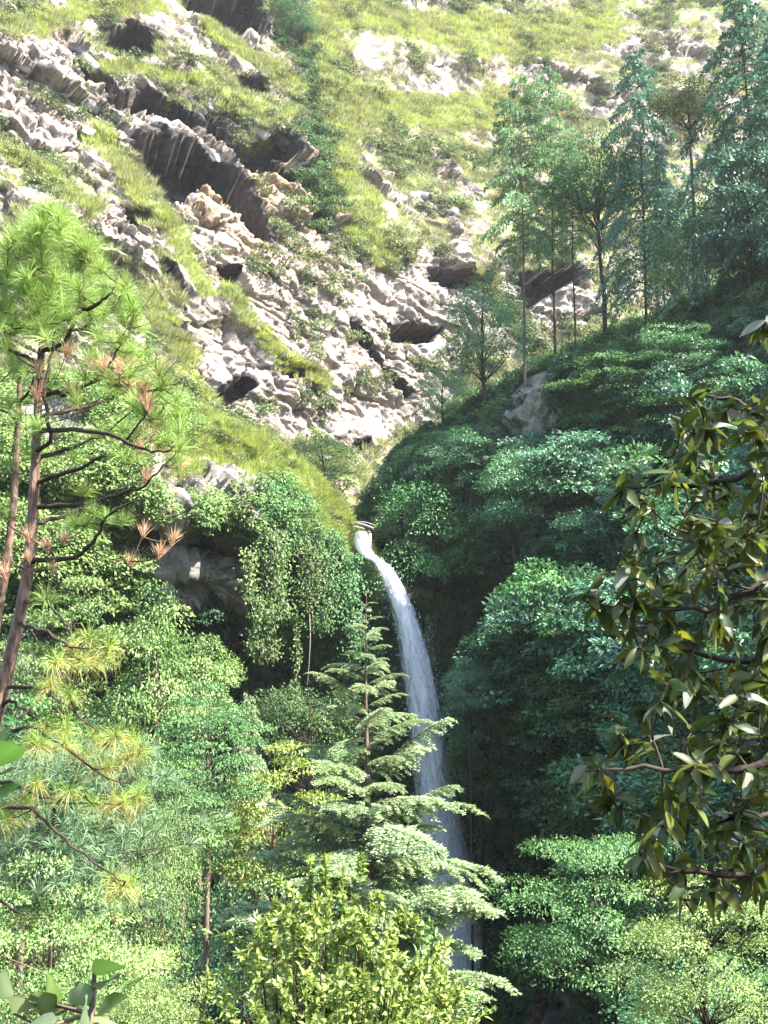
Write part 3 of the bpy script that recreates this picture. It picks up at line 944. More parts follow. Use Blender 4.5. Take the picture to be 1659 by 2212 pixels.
# ------------------------------------------------------------------ trees
def broadleaf(seed, npuff, nleaf, leaf, flat, top='round', droop=0.2, bare=0.25, puffr=(0.30, 0.46), trunk_r=0.022, ext=0.0):
    """Unit tree: height 1, crown radius 0.5 in x and y (scaled per tree). Returns builders for trunk and crown."""
    g = np.random.default_rng(seed)
    tr, cr = Geo(), Geo()
    zc, hz = (1 + bare) / 2, (1 - bare) / 2
    bend = g.normal(size=2) * 0.03
    tp = [np.array((bend[0] * math.sin(z * 3), bend[1] * math.sin(z * 3.5), z)) for z in np.linspace(0, 0.86, 7)]
    tr.tube(([np.array((0, 0, -ext))] if ext else []) + tp, ([trunk_r * 1.2] if ext else []) + list(np.linspace(trunk_r, trunk_r * 0.25, 7)), 6)
    dirs = []
    k = 0
    while len(dirs) < npuff and k < 4000:
        k += 1
        d = rdir(1, g)[0]
        if d[2] < -0.75:
            continue
        if all(np.dot(d, e) < 0.93 - 0.0 * k for e in dirs[-14:]):
            dirs.append(d)
    for d in dirs:
        rr = g.uniform(0.5, 0.92)
        hr = 1.0
        if top == 'cone':
            hr = 0.35 + 0.75 * (0.5 - 0.5 * d[2])
        elif top == 'column':
            hr = 0.8
        elif top == 'umbrella':
            hr = 0.75 + 0.45 * ss(-0.6, 0.5, np.array(d[2]))
        c = np.array((d[0] * 0.5 * rr * hr, d[1] * 0.5 * rr * hr, zc + d[2] * hz * rr))
        r = g.uniform(*puffr) * 0.5
        if npuff:
            s = tp[int(np.clip((c[2] - 0.22) / 0.86 * 6, 1, 5))]
            mid = (s + c) / 2 + np.array((0, 0, -0.02)) + g.normal(size=3) * 0.015
            tr.tube([s, mid, c], [trunk_r * 0.24, trunk_r * 0.14, trunk_r * 0.06], 4)
        m = int(nleaf / len(dirs) * g.uniform(0.7, 1.3))
        dd = rdir(int(m * 1.7), g)
        dd = dd[dd[:, 2] > -0.2][:m]
        m = len(dd)
        pos = c + dd * r * (g.uniform(0.5, 1.08, m) ** 0.7)[:, None] * np.array((1, 1, flat))
        nr = unit(dd * 0.75 + np.array((0, 0, 0.45)) + d * 0.25 + g.normal(size=(m, 3)) * 0.24)
        ax = unit(dd * np.array((1, 1, 0.25)) + g.normal(size=(m, 3)) * 0.45 - np.array((0, 0, droop)))
        cr.leaves(pos, nr, ax, leaf * g.uniform(0.6, 1.35, m), leaf * 0.5 * g.uniform(0.7, 1.35, m), np.clip(g.uniform(0.15, 0.85) + g.normal(size=m) * 0.22, 0, 1))
    return tr, cr


def conifer(seed, bare, nb, nper, leaf, droop=0.15, width_pow=0.8, ragged=0.3, ext=0.0):
    """Unit conifer: height 1, greatest branch reach 0.5."""
    g = np.random.default_rng(seed)
    tr, cr = Geo(), Geo()
    if ext:
        tr.tube([(0, 0, -ext), (0, 0, 0.01)], [0.016, 0.013], 7)
    tr.tube([(0.011 * math.sin(z * 5 + seed), 0.009 * math.sin(z * 6.5 + seed * 2), z) for z in np.linspace(0, 1, 10)], np.linspace(0.013, 0.0015, 10), 7)
    for k in range(nb):
        u = (k + g.random()) / nb
        z = bare + (0.985 - bare) * u
        L = 0.5 * (1 - u) ** width_pow * (0.35 + 0.65 * min(1, (u + 0.08) / 0.22)) * g.uniform(1 - ragged, 1 + ragged * 0.4) + 0.02
        a = k * 2.399 + g.normal() * 0.4
        out = np.array((math.cos(a), math.sin(a), 0))
        sd_ = np.array((-math.sin(a), math.cos(a), 0))
        t = np.linspace(0, 1, 6)
        path = np.array((0, 0, z)) + out * (L * t)[:, None] + np.array((0, 0, 1)) * (L * (0.18 * t - (droop + 0.25 * (1 - u)) * t * t))[:, None]
        tr.tube(path, np.linspace(0.0028, 0.0006, 6), 3)
        m = max(10, int(nper * (L / 0.5 + 0.12)))
        tt = g.uniform(0.15, 1.02, m) ** 0.75
        q = np.stack([np.interp(tt, t, path[:, i]) for i in range(3)], 1)
        sw = L * 0.34 * (1 - tt * 0.75) * g.uniform(-1, 1, m)
        pos = q + sd_ * sw[:, None] + np.array((0, 0, 1)) * (g.normal(size=m) * 0.004 - np.abs(sw) * 0.25)[:, None]
        nr = unit(np.array((0, 0, 1.0)) + g.normal(size=(m, 3)) * 0.45)
        ax = unit(out * 0.7 + sd_ * np.sign(sw)[:, None] * 0.7 + np.array((0, 0, -0.15)) + g.normal(size=(m, 3)) * 0.3)
        cr.leaves(pos, nr, ax, leaf * g.uniform(0.7, 1.4, m), leaf * 0.42 * g.uniform(0.7, 1.3, m), np.clip(g.uniform(0.25, 0.75) + g.normal(size=m) * 0.18, 0, 1), 0.15)
    return tr, cr


TREE_CACHE = {}


def tree_meshes(kind, leafmat, barkmat, ext):
    key = (kind, leafmat, barkmat, ext)
    if key not in TREE_CACHE:
        base = ('shape', kind, ext)
        if base not in TREE_CACHE:
            TREE_CACHE[base] = KINDS_[kind](ext)
        tr, cr = TREE_CACHE[base]
        ck = ('crown', kind, leafmat)
        if ck not in TREE_CACHE:
            TREE_CACHE[ck] = cr.mesh('crown', M[leafmat])
        TREE_CACHE[key] = (tr.mesh('trunk', M[barkmat], True), TREE_CACHE[ck])
    return TREE_CACHE[key]


# far shapes use leaf sprays about a quarter of a metre long on a ten metre tree; near shapes have smaller, more numerous leaves
KINDS_ = {
    'round': lambda e: broadleaf(101, 30, 9000, 0.026, 0.62, bare=0.05, puffr=(0.30, 0.5), ext=e),
    'round2': lambda e: broadleaf(102, 36, 9600, 0.024, 0.52, droop=0.35, bare=0.0, puffr=(0.26, 0.46), ext=e),
    'layer': lambda e: broadleaf(103, 26, 8200, 0.026, 0.30, 'umbrella', 0.15, 0.15, (0.34, 0.54), ext=e),
    'layer2': lambda e: broadleaf(104, 32, 9600, 0.027, 0.26, 'umbrella', 0.3, 0.06, (0.28, 0.48), ext=e),
    'sparse': lambda e: broadleaf(105, 42, 9500, 0.026, 0.5, 'umbrella', 0.2, 0.36, (0.24, 0.40), ext=e),
    'cone': lambda e: broadleaf(106, 46, 12000, 0.019, 0.5, 'cone', 0.45, 0.0, (0.24, 0.42), ext=e),
    'column': lambda e: broadleaf(107, 34, 11000, 0.020, 0.7, 'column', 0.8, 0.0, (0.36, 0.56), ext=e),
    'small': lambda e: broadleaf(111, 16, 2600, 0.055, 0.55, bare=0.0, puffr=(0.34, 0.56), ext=e),
    'small2': lambda e: broadleaf(112, 13, 2400, 0.055, 0.42, droop=0.35, bare=0.05, puffr=(0.36, 0.6), ext=e),
    'small3': lambda e: broadleaf(113, 11, 2000, 0.06, 0.34, 'umbrella', 0.15, 0.15, (0.4, 0.64), ext=e),
    'small4': lambda e: broadleaf(114, 20, 3000, 0.05, 0.5, 'cone', 0.3, 0.0, (0.28, 0.5), ext=e),
    'near': lambda e: broadleaf(108, 60, 24000, 0.016, 0.5, 'round', 0.3, 0.0, (0.22, 0.38), ext=e),
    'near2': lambda e: broadleaf(109, 56, 22000, 0.018, 0.27, 'umbrella', 0.25, 0.0, (0.24, 0.42), ext=e),
    'nearlayer': lambda e: broadleaf(110, 40, 20000, 0.017, 0.24, 'round', 0.35, 0.0, (0.30, 0.5), ext=e),
    'cedar': lambda e: conifer(201, 0.40, 66, 330, 0.021, 0.15, 0.55, 0.6, ext=e),
    'cedar2': lambda e: conifer(202, 0.40, 62, 320, 0.020, 0.1, 0.6, 0.6, ext=e),
    'spruce': lambda e: conifer(203, 0.16, 90, 380, 0.021, 0.3, 0.6, 0.35, ext=e),
    'spruce2': lambda e: conifer(204, 0.05, 100, 380, 0.021, 0.4, 0.6, 0.5, ext=e),
}


def tree(name, cat, kind, leafmat, label, base, top_vy, width, turn=0.0, bark='bark', group=None, sink=0.5, lean=(0, 0)):
    """base is a point of the terrain; the top is at top_vy in the picture, width in the same pixels."""
    b = Vector(base)
    d = b.y
    vx = proj(np.array(b))[0]
    H = max(P(vx, top_vy, d)[2] - b.z, 0.8) + sink
    w = width * d / FPX
    z0, ext = b.z - sink, 0.0
    hmax = w * (2.6 if kind in CONIFERS else 1.45 if kind not in ('column', 'cone') else 2.0)
    if H > hmax:                                    # a tall bare stem under a crown of natural depth
        ext = math.ceil((H - hmax) / hmax * 4) / 4
        z0, H = z0 + H - hmax, hmax
    t = thing(name, label, cat, (b.x, b.y, z0), group, (lean[0], lean[1], turn), (w, w, H))
    mt, mc = tree_meshes(kind, leafmat, bark, ext)
    link('trunk', mt, t)
    link('crown', mc, t)
    return t


CONIFERS = ('cedar', 'cedar2', 'spruce', 'spruce2')


def stand(vx, vy, d):
    """Foot on the ground under the point seen at (vx, vy) at distance d."""
    q = V(vx, vy, d)
    return Vector((q.x, q.y, ground_z(q.x, q.y) + 0.2))


# conifers and broadleaves along the crest of the wooded slope
S_ = on_ground
dv_, dt_ = coarse(D, 2)
BVH_HILL = BVHTree.FromPolygons([Vector(v) for v in dv_], [tuple(int(i) for i in t) for t in dt_])


def crest(vx, back=0.5):
    """A foot on the crest of the wooded hillside under the picture column vx."""
    xs = [760, 850, 1000, 1150, 1400, 1659]
    d, vy = np.interp(vx, xs, [111, 112, 108, 104, 96, 86]) - back, np.interp(vx, xs, [1125, 962, 880, 788, 680, 560])
    q = V(vx, vy - 150, d)
    h = BVH_HILL.ray_cast(q, Vector((0, 0, -1)))[0]
    return h if h is not None else V(vx, vy, d)


def front(vx, vy, k):
    """A foot k metres nearer than the slope seen at (vx, vy), dropped to the terrain below."""
    h = S_(vx, vy)
    return below(h * (1 - k / h.y))


TREES = [
    ('cedar_tree', 'cedar', 'cedar', 'needle_far', 'tall cedar with long bare pale trunk at the lowest end of the crest', crest(1131, 3.5), 160, 275, 0.4, 'bark'),
    ('cedar_tree', 'cedar', 'cedar2', 'needle_far', 'pale green cedar second along the crest, its slim trunk dark', crest(1196, 0.5), 135, 215, 1.9, 'darkbark'),
    ('cedar_tree', 'cedar', 'cedar', 'needle_far', 'shorter leaning cedar between the slim dark cedar and the forked broadleaf', crest(1240, 0.5), 300, 165, 3.0, 'darkbark'),
    ('broadleaf_tree', 'tree', 'sparse', 'mid_leaf', 'round crowned broadleaf with forked dark trunk among the crest cedars', crest(1303, 0.5), 310, 250, 0.8, 'darkbark'),
    ('cedar_tree', 'cedar', 'spruce', 'needle_blue', 'dark blue green cedar with the broadest cone on the crest', crest(1391, 0.5), 95, 300, 2.2, 'darkbark'),
    ('cedar_tree', 'cedar', 'spruce2', 'needle_blue', 'small dark young cedar tucked right of the broad blue cedar', crest(1430, 0.5), 315, 105, 5.0, 'darkbark'),
    ('cedar_tree', 'cedar', 'spruce', 'needle_blue', 'dark cedar cut by the right edge beside the huge corner cedar', crest(1690, 4), 60, 330, 1.4, 'darkbark'),
    ('cedar_tree', 'cedar', 'spruce2', 'needle_blue', 'huge cedar filling the top right corner above the slope', crest(1625, 0.5), -60, 430, 4.1, 'darkbark'),
    ('broadleaf_tree', 'tree', 'sparse', 'scrub', 'thin olive broadleaf between the broad blue cedar and the corner cedar', crest(1500, 0.5), 160, 170, 2.5, 'darkbark'),
    ('broadleaf_tree', 'tree', 'layer', 'blue_leaf', 'pale blue green layered broadleaf under the corner cedar', crest(1600, 4), 300, 320, 1.0, 'darkbark'),
    ('broadleaf_tree', 'tree', 'round', 'mid_leaf', 'bright green round broadleaf on the crest below the young cedar', crest(1495, 3), 455, 190, 3.4, 'darkbark'),
    ('broadleaf_tree', 'tree', 'round2', 'shade_leaf', 'dark drooping broadleaf at the foot of the pale cedar trunk', crest(1045, 2.5), 575, 215, 0.5, 'darkbark'),
    ('broadleaf_tree', 'tree', 'round2', 'shade_leaf', 'low dark broadleaf below the drooping one where the crest dips', S_(960, 935), 785, 150, 2.9, 'darkbark'),
    ('broadleaf_tree', 'tree', 'layer', 'mid_leaf', 'flat topped dark green tree on the stream bank above the grassy ridge', Vector(P(690, 1075, 112)), 940, 190, 1.5, 'darkbark'),
    ('broadleaf_tree', 'tree', 'round', 'gully_leaf', 'small dark tree at the head of the cliff gully', S_(640, 120), -20, 100, 1.2, 'darkbark'),
    # the wooded slope, from the falls outwards
    ('broadleaf_tree', 'tree', 'round', 'mid_leaf', 'big round green tree beside the lip of the falls', front(940, 1210, 6), 1000, 230, 0.2, 'darkbark'),
    ('broadleaf_tree', 'tree', 'round2', 'lit_leaf', 'leafy tree right against the top of the falls', front(862, 1190, 4), 1050, 120, 4.4, 'darkbark'),
    ('broadleaf_tree', 'tree', 'round2', 'blue_leaf', 'pale blue green tree in the middle of the shaded slope', S_(1195, 1240), 1070, 170, 2.0, 'darkbark'),
    ('broadleaf_tree', 'tree', 'layer', 'blue_leaf', 'grey green layered tree above the long leafy branch tips', S_(1290, 1120), 965, 140, 1.1, 'darkbark'),
    ('broadleaf_tree', 'tree', 'layer2', 'mid_leaf', 'wide light green tree band right of the bare rock face', S_(1330, 960), 770, 270, 5.1, 'darkbark'),
    ('broadleaf_tree', 'tree', 'layer', 'shade_leaf', 'feathery green tree at the right end of the wide light band', S_(1470, 850), 690, 190, 3.7, 'darkbark'),
    ('broadleaf_tree', 'tree', 'round2', 'shade_leaf', 'dense dark tree directly below the bare rock face', front(1110, 1040, 4), 945, 190, 0.9, 'darkbark'),
    ('broadleaf_tree', 'tree', 'round', 'blue_leaf', 'small blue green tree left of the long branch tips', S_(1310, 1300), 1150, 110, 2.2, 'darkbark'),
    ('broadleaf_tree', 'tree', 'round', 'shade_leaf', 'large domed green tree halfway down the shaded slope', S_(1110, 1680), 1420, 260, 4.9, 'darkbark'),
    ('broadleaf_tree', 'tree', 'layer2', 'mid_leaf', 'layered light green tree behind the lower branch tips', S_(1260, 1560), 1290, 270, 0.1, 'darkbark'),
    ('broadleaf_tree', 'tree', 'round2', 'blue_leaf', 'small teal tree in the dark hollow right of the falls', front(1015, 1500, 4), 1405, 120, 2.6, 'darkbark'),
    ('broadleaf_tree', 'tree', 'round2', 'mid_leaf', 'dark green tree at the edge of the falls beside the cedar', front(1040, 1700, 4), 1530, 160, 3.6, 'darkbark'),
    ('broadleaf_tree', 'tree', 'round', 'shade_leaf', 'dark leafy tree under the large domed tree', S_(1150, 1850), 1640, 190, 1.6, 'darkbark'),
    ('broadleaf_tree', 'tree', 'nearlayer', 'mid_leaf', 'pale tiered tree reaching over the gorge below the branches', Vector(P(1290, 2250, 44)), 1725, 360, 0.7, 'darkbark'),
    ('broadleaf_tree', 'tree', 'near', 'lit_leaf', 'yellow green tree with sunlit leaves under the leathery branches', Vector(P(1560, 2330, 25)), 1850, 420, 2.4, 'darkbark'),
    ('broadleaf_tree', 'tree', 'near', 'shade_leaf', 'dark soft needled bush in the bottom right corner', Vector(P(1530, 2420, 34)), 2040, 420, 3.3, 'darkbark'),
    ('broadleaf_tree', 'tree', 'near', 'lime_leaf', 'bright sunlit tree seen through the leathery leaves', S_(1640, 1420), 1090, 330, 1.3, 'darkbark'),
    # sunlit trees on the left
    ('broadleaf_tree', 'tree', 'cone', 'lit_leaf', 'tall pale green vine draped tree left of the dark wall', stand(330, 1500, 50), 1270, 330, 0.3, 'bark'),
    ('broadleaf_tree', 'tree', 'layer2', 'lit_leaf', 'pale bushy tree close behind the lower pine trunk', stand(150, 1500, 52), 1240, 300, 1.7, 'bark'),
    ('broadleaf_tree', 'tree', 'layer2', 'mid_leaf', 'light green tree standing between the vine draped tree and the cedar', stand(455, 1600, 45), 1470, 250, 2.8, 'bark'),
    ('broadleaf_tree', 'tree', 'spruce2', 'deodar', 'pale feathery young cedar at the foot of the dark wall', stand(535, 1600, 52), 1490, 210, 4.2, 'bark'),
    ('broadleaf_tree', 'tree', 'layer2', 'lime_leaf', 'yellow green layered tree left of the big cedar', stand(590, 1750, 47), 1600, 280, 0.6, 'bark'),
    ('broadleaf_tree', 'tree', 'layer', 'shade_leaf', 'dark layered tree in the hollow left of the big cedar', stand(600, 1900, 48), 1770, 330, 3.5, 'darkbark'),
    ('broadleaf_tree', 'tree', 'round', 'mid_leaf', 'mid green tree at the wall foot behind the cedar top', stand(660, 1560, 70), 1440, 210, 2.1, 'darkbark'),
    ('broadleaf_tree', 'tree', 'column', 'lit_leaf', 'ivy wrapped column tree in the lower left', stand(345, 1850, 34), 1740, 200, 1.4, 'bark'),
    ('broadleaf_tree', 'tree', 'near2', 'lit_leaf', 'broad pale green tree in the bottom left corner', stand(110, 2000, 25), 1830, 420, 0.9, 'bark'),
    ('broadleaf_tree', 'tree', 'near2', 'lit_leaf', 'feathery pale green tree along the bottom edge', stand(330, 2150, 22), 2070, 300, 5.3, 'bark'),
    ('broadleaf_tree', 'tree', 'layer2', 'under_shade_leaf', 'tree darkened to look shaded deep in the hollow above the bottom shrub', stand(540, 2050, 58), 1880, 260, 2.0, 'darkbark'),
    ('broadleaf_tree', 'tree', 'nearlayer', 'lit_leaf', 'pale tiered tree left of the ivy wrapped column', stand(215, 2000, 33), 1880, 300, 3.0, 'bark'),
    ('broadleaf_tree', 'tree', 'layer2', 'mid_leaf', 'mid green tree behind the lower yellowing pine bough', stand(60, 1700, 44), 1500, 320, 3.0, 'bark'),
    ('broadleaf_tree', 'tree', 'round2', 'lit_leaf', 'light green tree right of the vine draped tree, under the rock slabs', stand(440, 1480, 60), 1345, 210, 4.0, 'bark'),
    ('broadleaf_tree', 'tree', 'layer2', 'mid_leaf', 'light green tree behind the ivy wrapped column', stand(400, 1750, 40), 1660, 190, 3.9, 'bark'),
]
gc = np.random.default_rng(99)
for k in range(230):
    for _ in range(40):
        vx, vy = gc.uniform(860, 1680), gc.uniform(850, 2150)
        if vy < np.interp(vx, [850, 1150, 1659], [1120, 930, 760]) or (vx < 990 and vy > 1250) or np.hypot(vx - 1175, vy - 880) < 130 or (vx < 1180 and vy > 1750):
            continue
        hit = S_(vx, vy)
        if hit is not None and hit.y > 30:
            break
    w_ = (2.2 + 4.8 * gc.random() ** 1.4) * FPX / hit.y
    kd_, lm_ = ['small', 'small2', 'small3', 'small', 'small4'][k % 5], ['shade_leaf', 'blue_leaf', 'shade_leaf', 'mid_leaf', 'shade_leaf', 'gully_leaf', 'blue_leaf'][k % 7]
    look = {'shade_leaf': 'deep green', 'blue_leaf': 'blue green', 'mid_leaf': 'fresh green', 'gully_leaf': 'dull dark green'}[lm_] + ' ' + {'small': 'rounded', 'small2': 'loose', 'small3': 'flat topped', 'small4': 'pointed'}[kd_]
    zone = ('just below the crest cedars' if vy < 900 and vx > 1150 else 'around the bare rock face' if vy < 1050 and vx < 1330 else 'beside the top of the falls' if vx < 1080 and vy < 1300
            else 'in the middle of the shaded slope' if vy < 1350 and vx < 1300 else 'behind the upper leathery branches' if vy < 1350 else 'behind the lower leathery branches' if vx > 1300 else 'low on the slope facing the falls')
    tree('small_tree', 'tree', kd_, lm_, look + ' small tree crowding ' + zone, hit, vy - w_ * gc.uniform(0.65, 1.2), w_, gc.uniform(0, 6), 'darkbark', 'small trees ' + zone)
for nm, cat, kind, lm, lab, base, topy, wd_, turn, bark in TREES:
    tree(nm, cat, kind, lm, lab, base, topy, wd_, turn, bark)



# ------------------------------------------------------------------ the big deodar in front of the falls
def bough(seed, rise, droop):
    """Unit bough along +x: a thin stem with drooping side sprays of short needles."""
    g = np.random.default_rng(seed)
    wood, ndl = Geo(), Geo()
    t = np.linspace(0, 1, 12)
    path = np.stack([t, 0.03 * np.sin(t * 5 + seed), rise * t - droop * t ** 2.4 - 0.05 * t ** 8], 1)
    wood.tube(path, np.linspace(0.009, 0.002, 12), 5)
    at = lambda q: np.array([np.interp(q, t, path[:, i]) for i in range(3)])
    nb = 30
    for k in range(nb * 2 + 1):
        q = 0.10 + 0.88 * (k // 2 + g.random() * 0.8) / nb
        q = min(q, 0.99)
        sg = 1 if k % 2 else -1
        L = (0.30 * (1 - q) ** 0.7 + 0.075) * g.uniform(0.7, 1.2) * min(1, 0.35 + q * 2.4)
        if k == nb * 2:
            q, L, sg = 0.985, 0.12, 0
        yaw = sg * R(g.uniform(42, 66)) * (1 - 0.35 * q)
        dr = np.array((math.cos(yaw), math.sin(yaw), 0.10))
        ts = np.linspace(0, 1, 5)
        sub = at(q) + dr * (L * ts)[:, None] + np.array((0, 0, -1)) * (L * g.uniform(0.15, 0.6) * ts ** 2)[:, None]
        wood.tube(sub, [0.0022, 0.0018, 0.0015, 0.001, 0.0006], 3)
        m = int(22 + 130 * L)
        u = g.uniform(0.0, 1.02, m)
        pos = np.stack([np.interp(u, ts, sub[:, i]) for i in range(3)], 1)
        side = np.array((-dr[1], dr[0], 0)) * np.where(g.random(m) < 0.5, 1, -1)[:, None]
        ax = unit(dr * 0.55 + side * g.uniform(0.3, 1.0, m)[:, None] + np.array((0, 0, 1)) * g.uniform(-0.35, 0.45, m)[:, None])
        nr = unit(np.array((0, 0, 1)) + g.normal(size=(m, 3)) * 0.4)
        ndl.leaves(pos, nr, ax, g.uniform(0.026, 0.05, m), g.uniform(0.010, 0.017, m), np.clip(0.35 + 0.4 * u + g.normal(size=m) * 0.15, 0, 1), 0.1)
    return wood.mesh('branch', M['bark'], True), ndl.mesh('needles', M['deodar'])


BOUGHS = [bough(1, 0.95, 0.20), bough(2, 0.52, 0.30), bough(3, 0.34, 0.26), bough(4, 0.72, 0.22), bough(5, 0.42, 0.36)]
gd = np.random.default_rng(5)
dz_top = P(797, 1285, 40)[2]
dfoot = Vector((P(792, 1800, 40)[0], 40.0, ground_z(P(792, 1800, 40)[0], 40.0)))
deo = thing('deodar_cedar', 'large pale green deodar cedar standing in front of the waterfall', 'cedar', dfoot)
dh = dz_top - dfoot.z
tg = Geo()
zz = np.linspace(-0.4, dh, 22)
tg.tube(np.stack([0.05 * np.sin(zz * 0.5), 0.04 * np.cos(zz * 0.4), zz], 1), np.interp(zz, [-0.4, dh * 0.5, dh - 3, dh], [0.34, 0.17, 0.045, 0.008]), 9)
link('trunk', tg.mesh('trunk', M['bark'], True), deo)
reach_y = [1285, 1330, 1400, 1500, 1600, 1700, 1850, 1950, 2050, 2300, 2600]
reach_w = [14, 36, 72, 112, 150, 195, 240, 262, 278, 295, 305]


def add_bough(vy, az, L, kind, dz=0.0):
    z = P(792, vy, 40)[2] - dfoot.z
    w_, n_ = BOUGHS[kind]
    b_ = link('branch', w_, deo, (0, 0, z), (gd.normal() * 0.12, gd.normal() * 0.16, az), L)
    link('needles', n_, b_)


nbough = 104
for k in range(nbough):
    f = (k + 0.5) / nbough
    vy = 1300 + 1050 * f ** 1.12
    L = np.interp(vy, reach_y, reach_w) * 40 / FPX * gd.uniform(0.55, 1.12)
    az = k * 2.399 + gd.normal() * 0.25
    kind = [2, 1, 2, 4, 1][k % 5] if vy < 1500 else [1, 3, 2, 4, 1, 2][k % 6]
    add_bough(vy, az, L, kind)
# the conspicuous rising limbs: (attachment height, azimuth, length, shape)
for vy, az, L, kind in ((1690, R(8), 3.0, 0), (1800, R(20), 3.1, 0), (1830, R(168), 3.0, 0), (1900, R(186), 3.6, 0), (1960, R(160), 3.9, 3),
                        (1860, R(-12), 4.0, 2), (1930, R(-25), 4.3, 2), (1990, R(5), 4.5, 2), (2080, R(-15), 4.6, 1), (2060, R(195), 4.3, 3), (2140, R(-5), 4.7, 1),
                        (1900, R(250), 3.3, 3), (1760, R(262), 2.6, 1), (2010, R(280), 3.6, 1), (2090, R(255), 3.8, 4)):
    add_bough(vy, az, L, kind)


# ------------------------------------------------------------------ the long needled pine on the left
def tuft(seed, n, ln, wd, mat, spread=1.15, gold=False, nod=0.12):
    """Burst of needles about +z; on a yellowing tuft the lower needles are the old ones."""
    g = np.random.default_rng(seed)
    geo = Geo()
    th = g.random(n) ** 0.7 * spread
    a = g.uniform(0, 6.283, n)
    d = np.stack([np.sin(th) * np.cos(a), np.sin(th) * np.sin(a), np.cos(th)], 1)
    base = np.stack([d[:, 0] * 0.01, d[:, 1] * 0.01, -g.uniform(0, 0.09, n)], 1)
    tint = np.clip(th / spread * 0.8 + g.normal(size=n) * 0.15, 0, 1) if gold else np.clip(0.5 + g.normal(size=n) * 0.28, 0, 1)
    L = ln * g.uniform(0.7, 1.1, n)
    side = unit(np.cross(d, rdir(n, g))) * wd
    m1 = base + d * (L * 0.55)[:, None]
    tip = base + d * L[:, None] - np.array((0, 0, 1)) * (L * nod * np.sin(th) * 1.5)[:, None]
    v = np.stack([base - side * 0.5, base + side * 0.5, m1 + side * 0.5, m1 - side * 0.5, tip], 1).reshape(-1, 3)
    k = np.arange(n)[:, None] * 5
    geo.add(v, np.concatenate([k + [0, 1, 2], k + [0, 2, 3], k + [3, 2, 4]], 1).reshape(-1, 3), np.repeat(tint, 5))
    return geo


def along(path, n):
    p = np.array(path, float)
    return catmull(p, n, 0)


gp = np.random.default_rng(23)
pine_foot = Vector((P(-150, 2150, 12)[0], 12.0, ground_z(P(-150, 2150, 12)[0], 12)))
pine = thing('pine_tree', 'tall long needled pine with bare lower limbs and brown needle bunches at the left edge', 'pine', pine_foot)
off = np.array(pine_foot)
stem1 = along([off - (0, 0, 0.5)] + [P(*q) for q in ((-95, 1850, 12), (-45, 1680, 12), (-8, 1545, 12), (27, 1400, 12), (60, 1235, 12), (74, 1050, 12.05), (82, 880, 12.1), (92, 720, 12.1), (103, 590, 12.1), (108, 480, 12.1))], 60)
tg = Geo()
tg.tube(stem1 - off, np.interp(np.linspace(0, 1, 60), [0, 0.3, 0.6, 0.85, 1], [0.11, 0.078, 0.055, 0.032, 0.010]), 10)
link('trunk', tg.mesh('trunk', M['pinebark'], True), pine)
pine2_foot = Vector((P(-150, 2150, 12.9)[0], 12.9, ground_z(P(-150, 2150, 12.9)[0], 12.9)))
pine2 = thing('pine_tree', 'thinner pine with broken top just behind the tall pine trunk', 'pine', pine2_foot)
off2 = np.array(pine2_foot)
stem2 = along([off2 - (0, 0, 0.5)] + [P(*q) for q in ((-110, 1800, 12.9), (-55, 1600, 12.9), (-18, 1400, 12.9), (10, 1240, 12.9), (30, 1080, 12.9), (36, 950, 12.9), (42, 840, 12.9), (40, 760, 12.9))], 40)
tg = Geo()
tg.tube(stem2 - off2, np.interp(np.linspace(0, 1, 40), [0, 0.5, 1], [0.085, 0.052, 0.022]), 9)
link('trunk', tg.mesh('trunk', M['pinebark'], True), pine2)
for path in ([(33, 905, 12.9), (15, 890, 12.8), (-20, 880, 12.7)], [(36, 870, 12.9), (60, 850, 12.8), (74, 815, 12.7)], [(20, 1120, 12.9), (-10, 1100, 12.8), (-40, 1110, 12.7)], [(40, 800, 12.9), (20, 760, 13), (5, 700, 13.1)]):
    tg = Geo()
    tg.tube(along([P(*q) for q in path], 8) - off2, np.linspace(0.028, 0.008, 8), 5)
    link('branch', tg.mesh('branch', M['darkbark'], True), pine2)

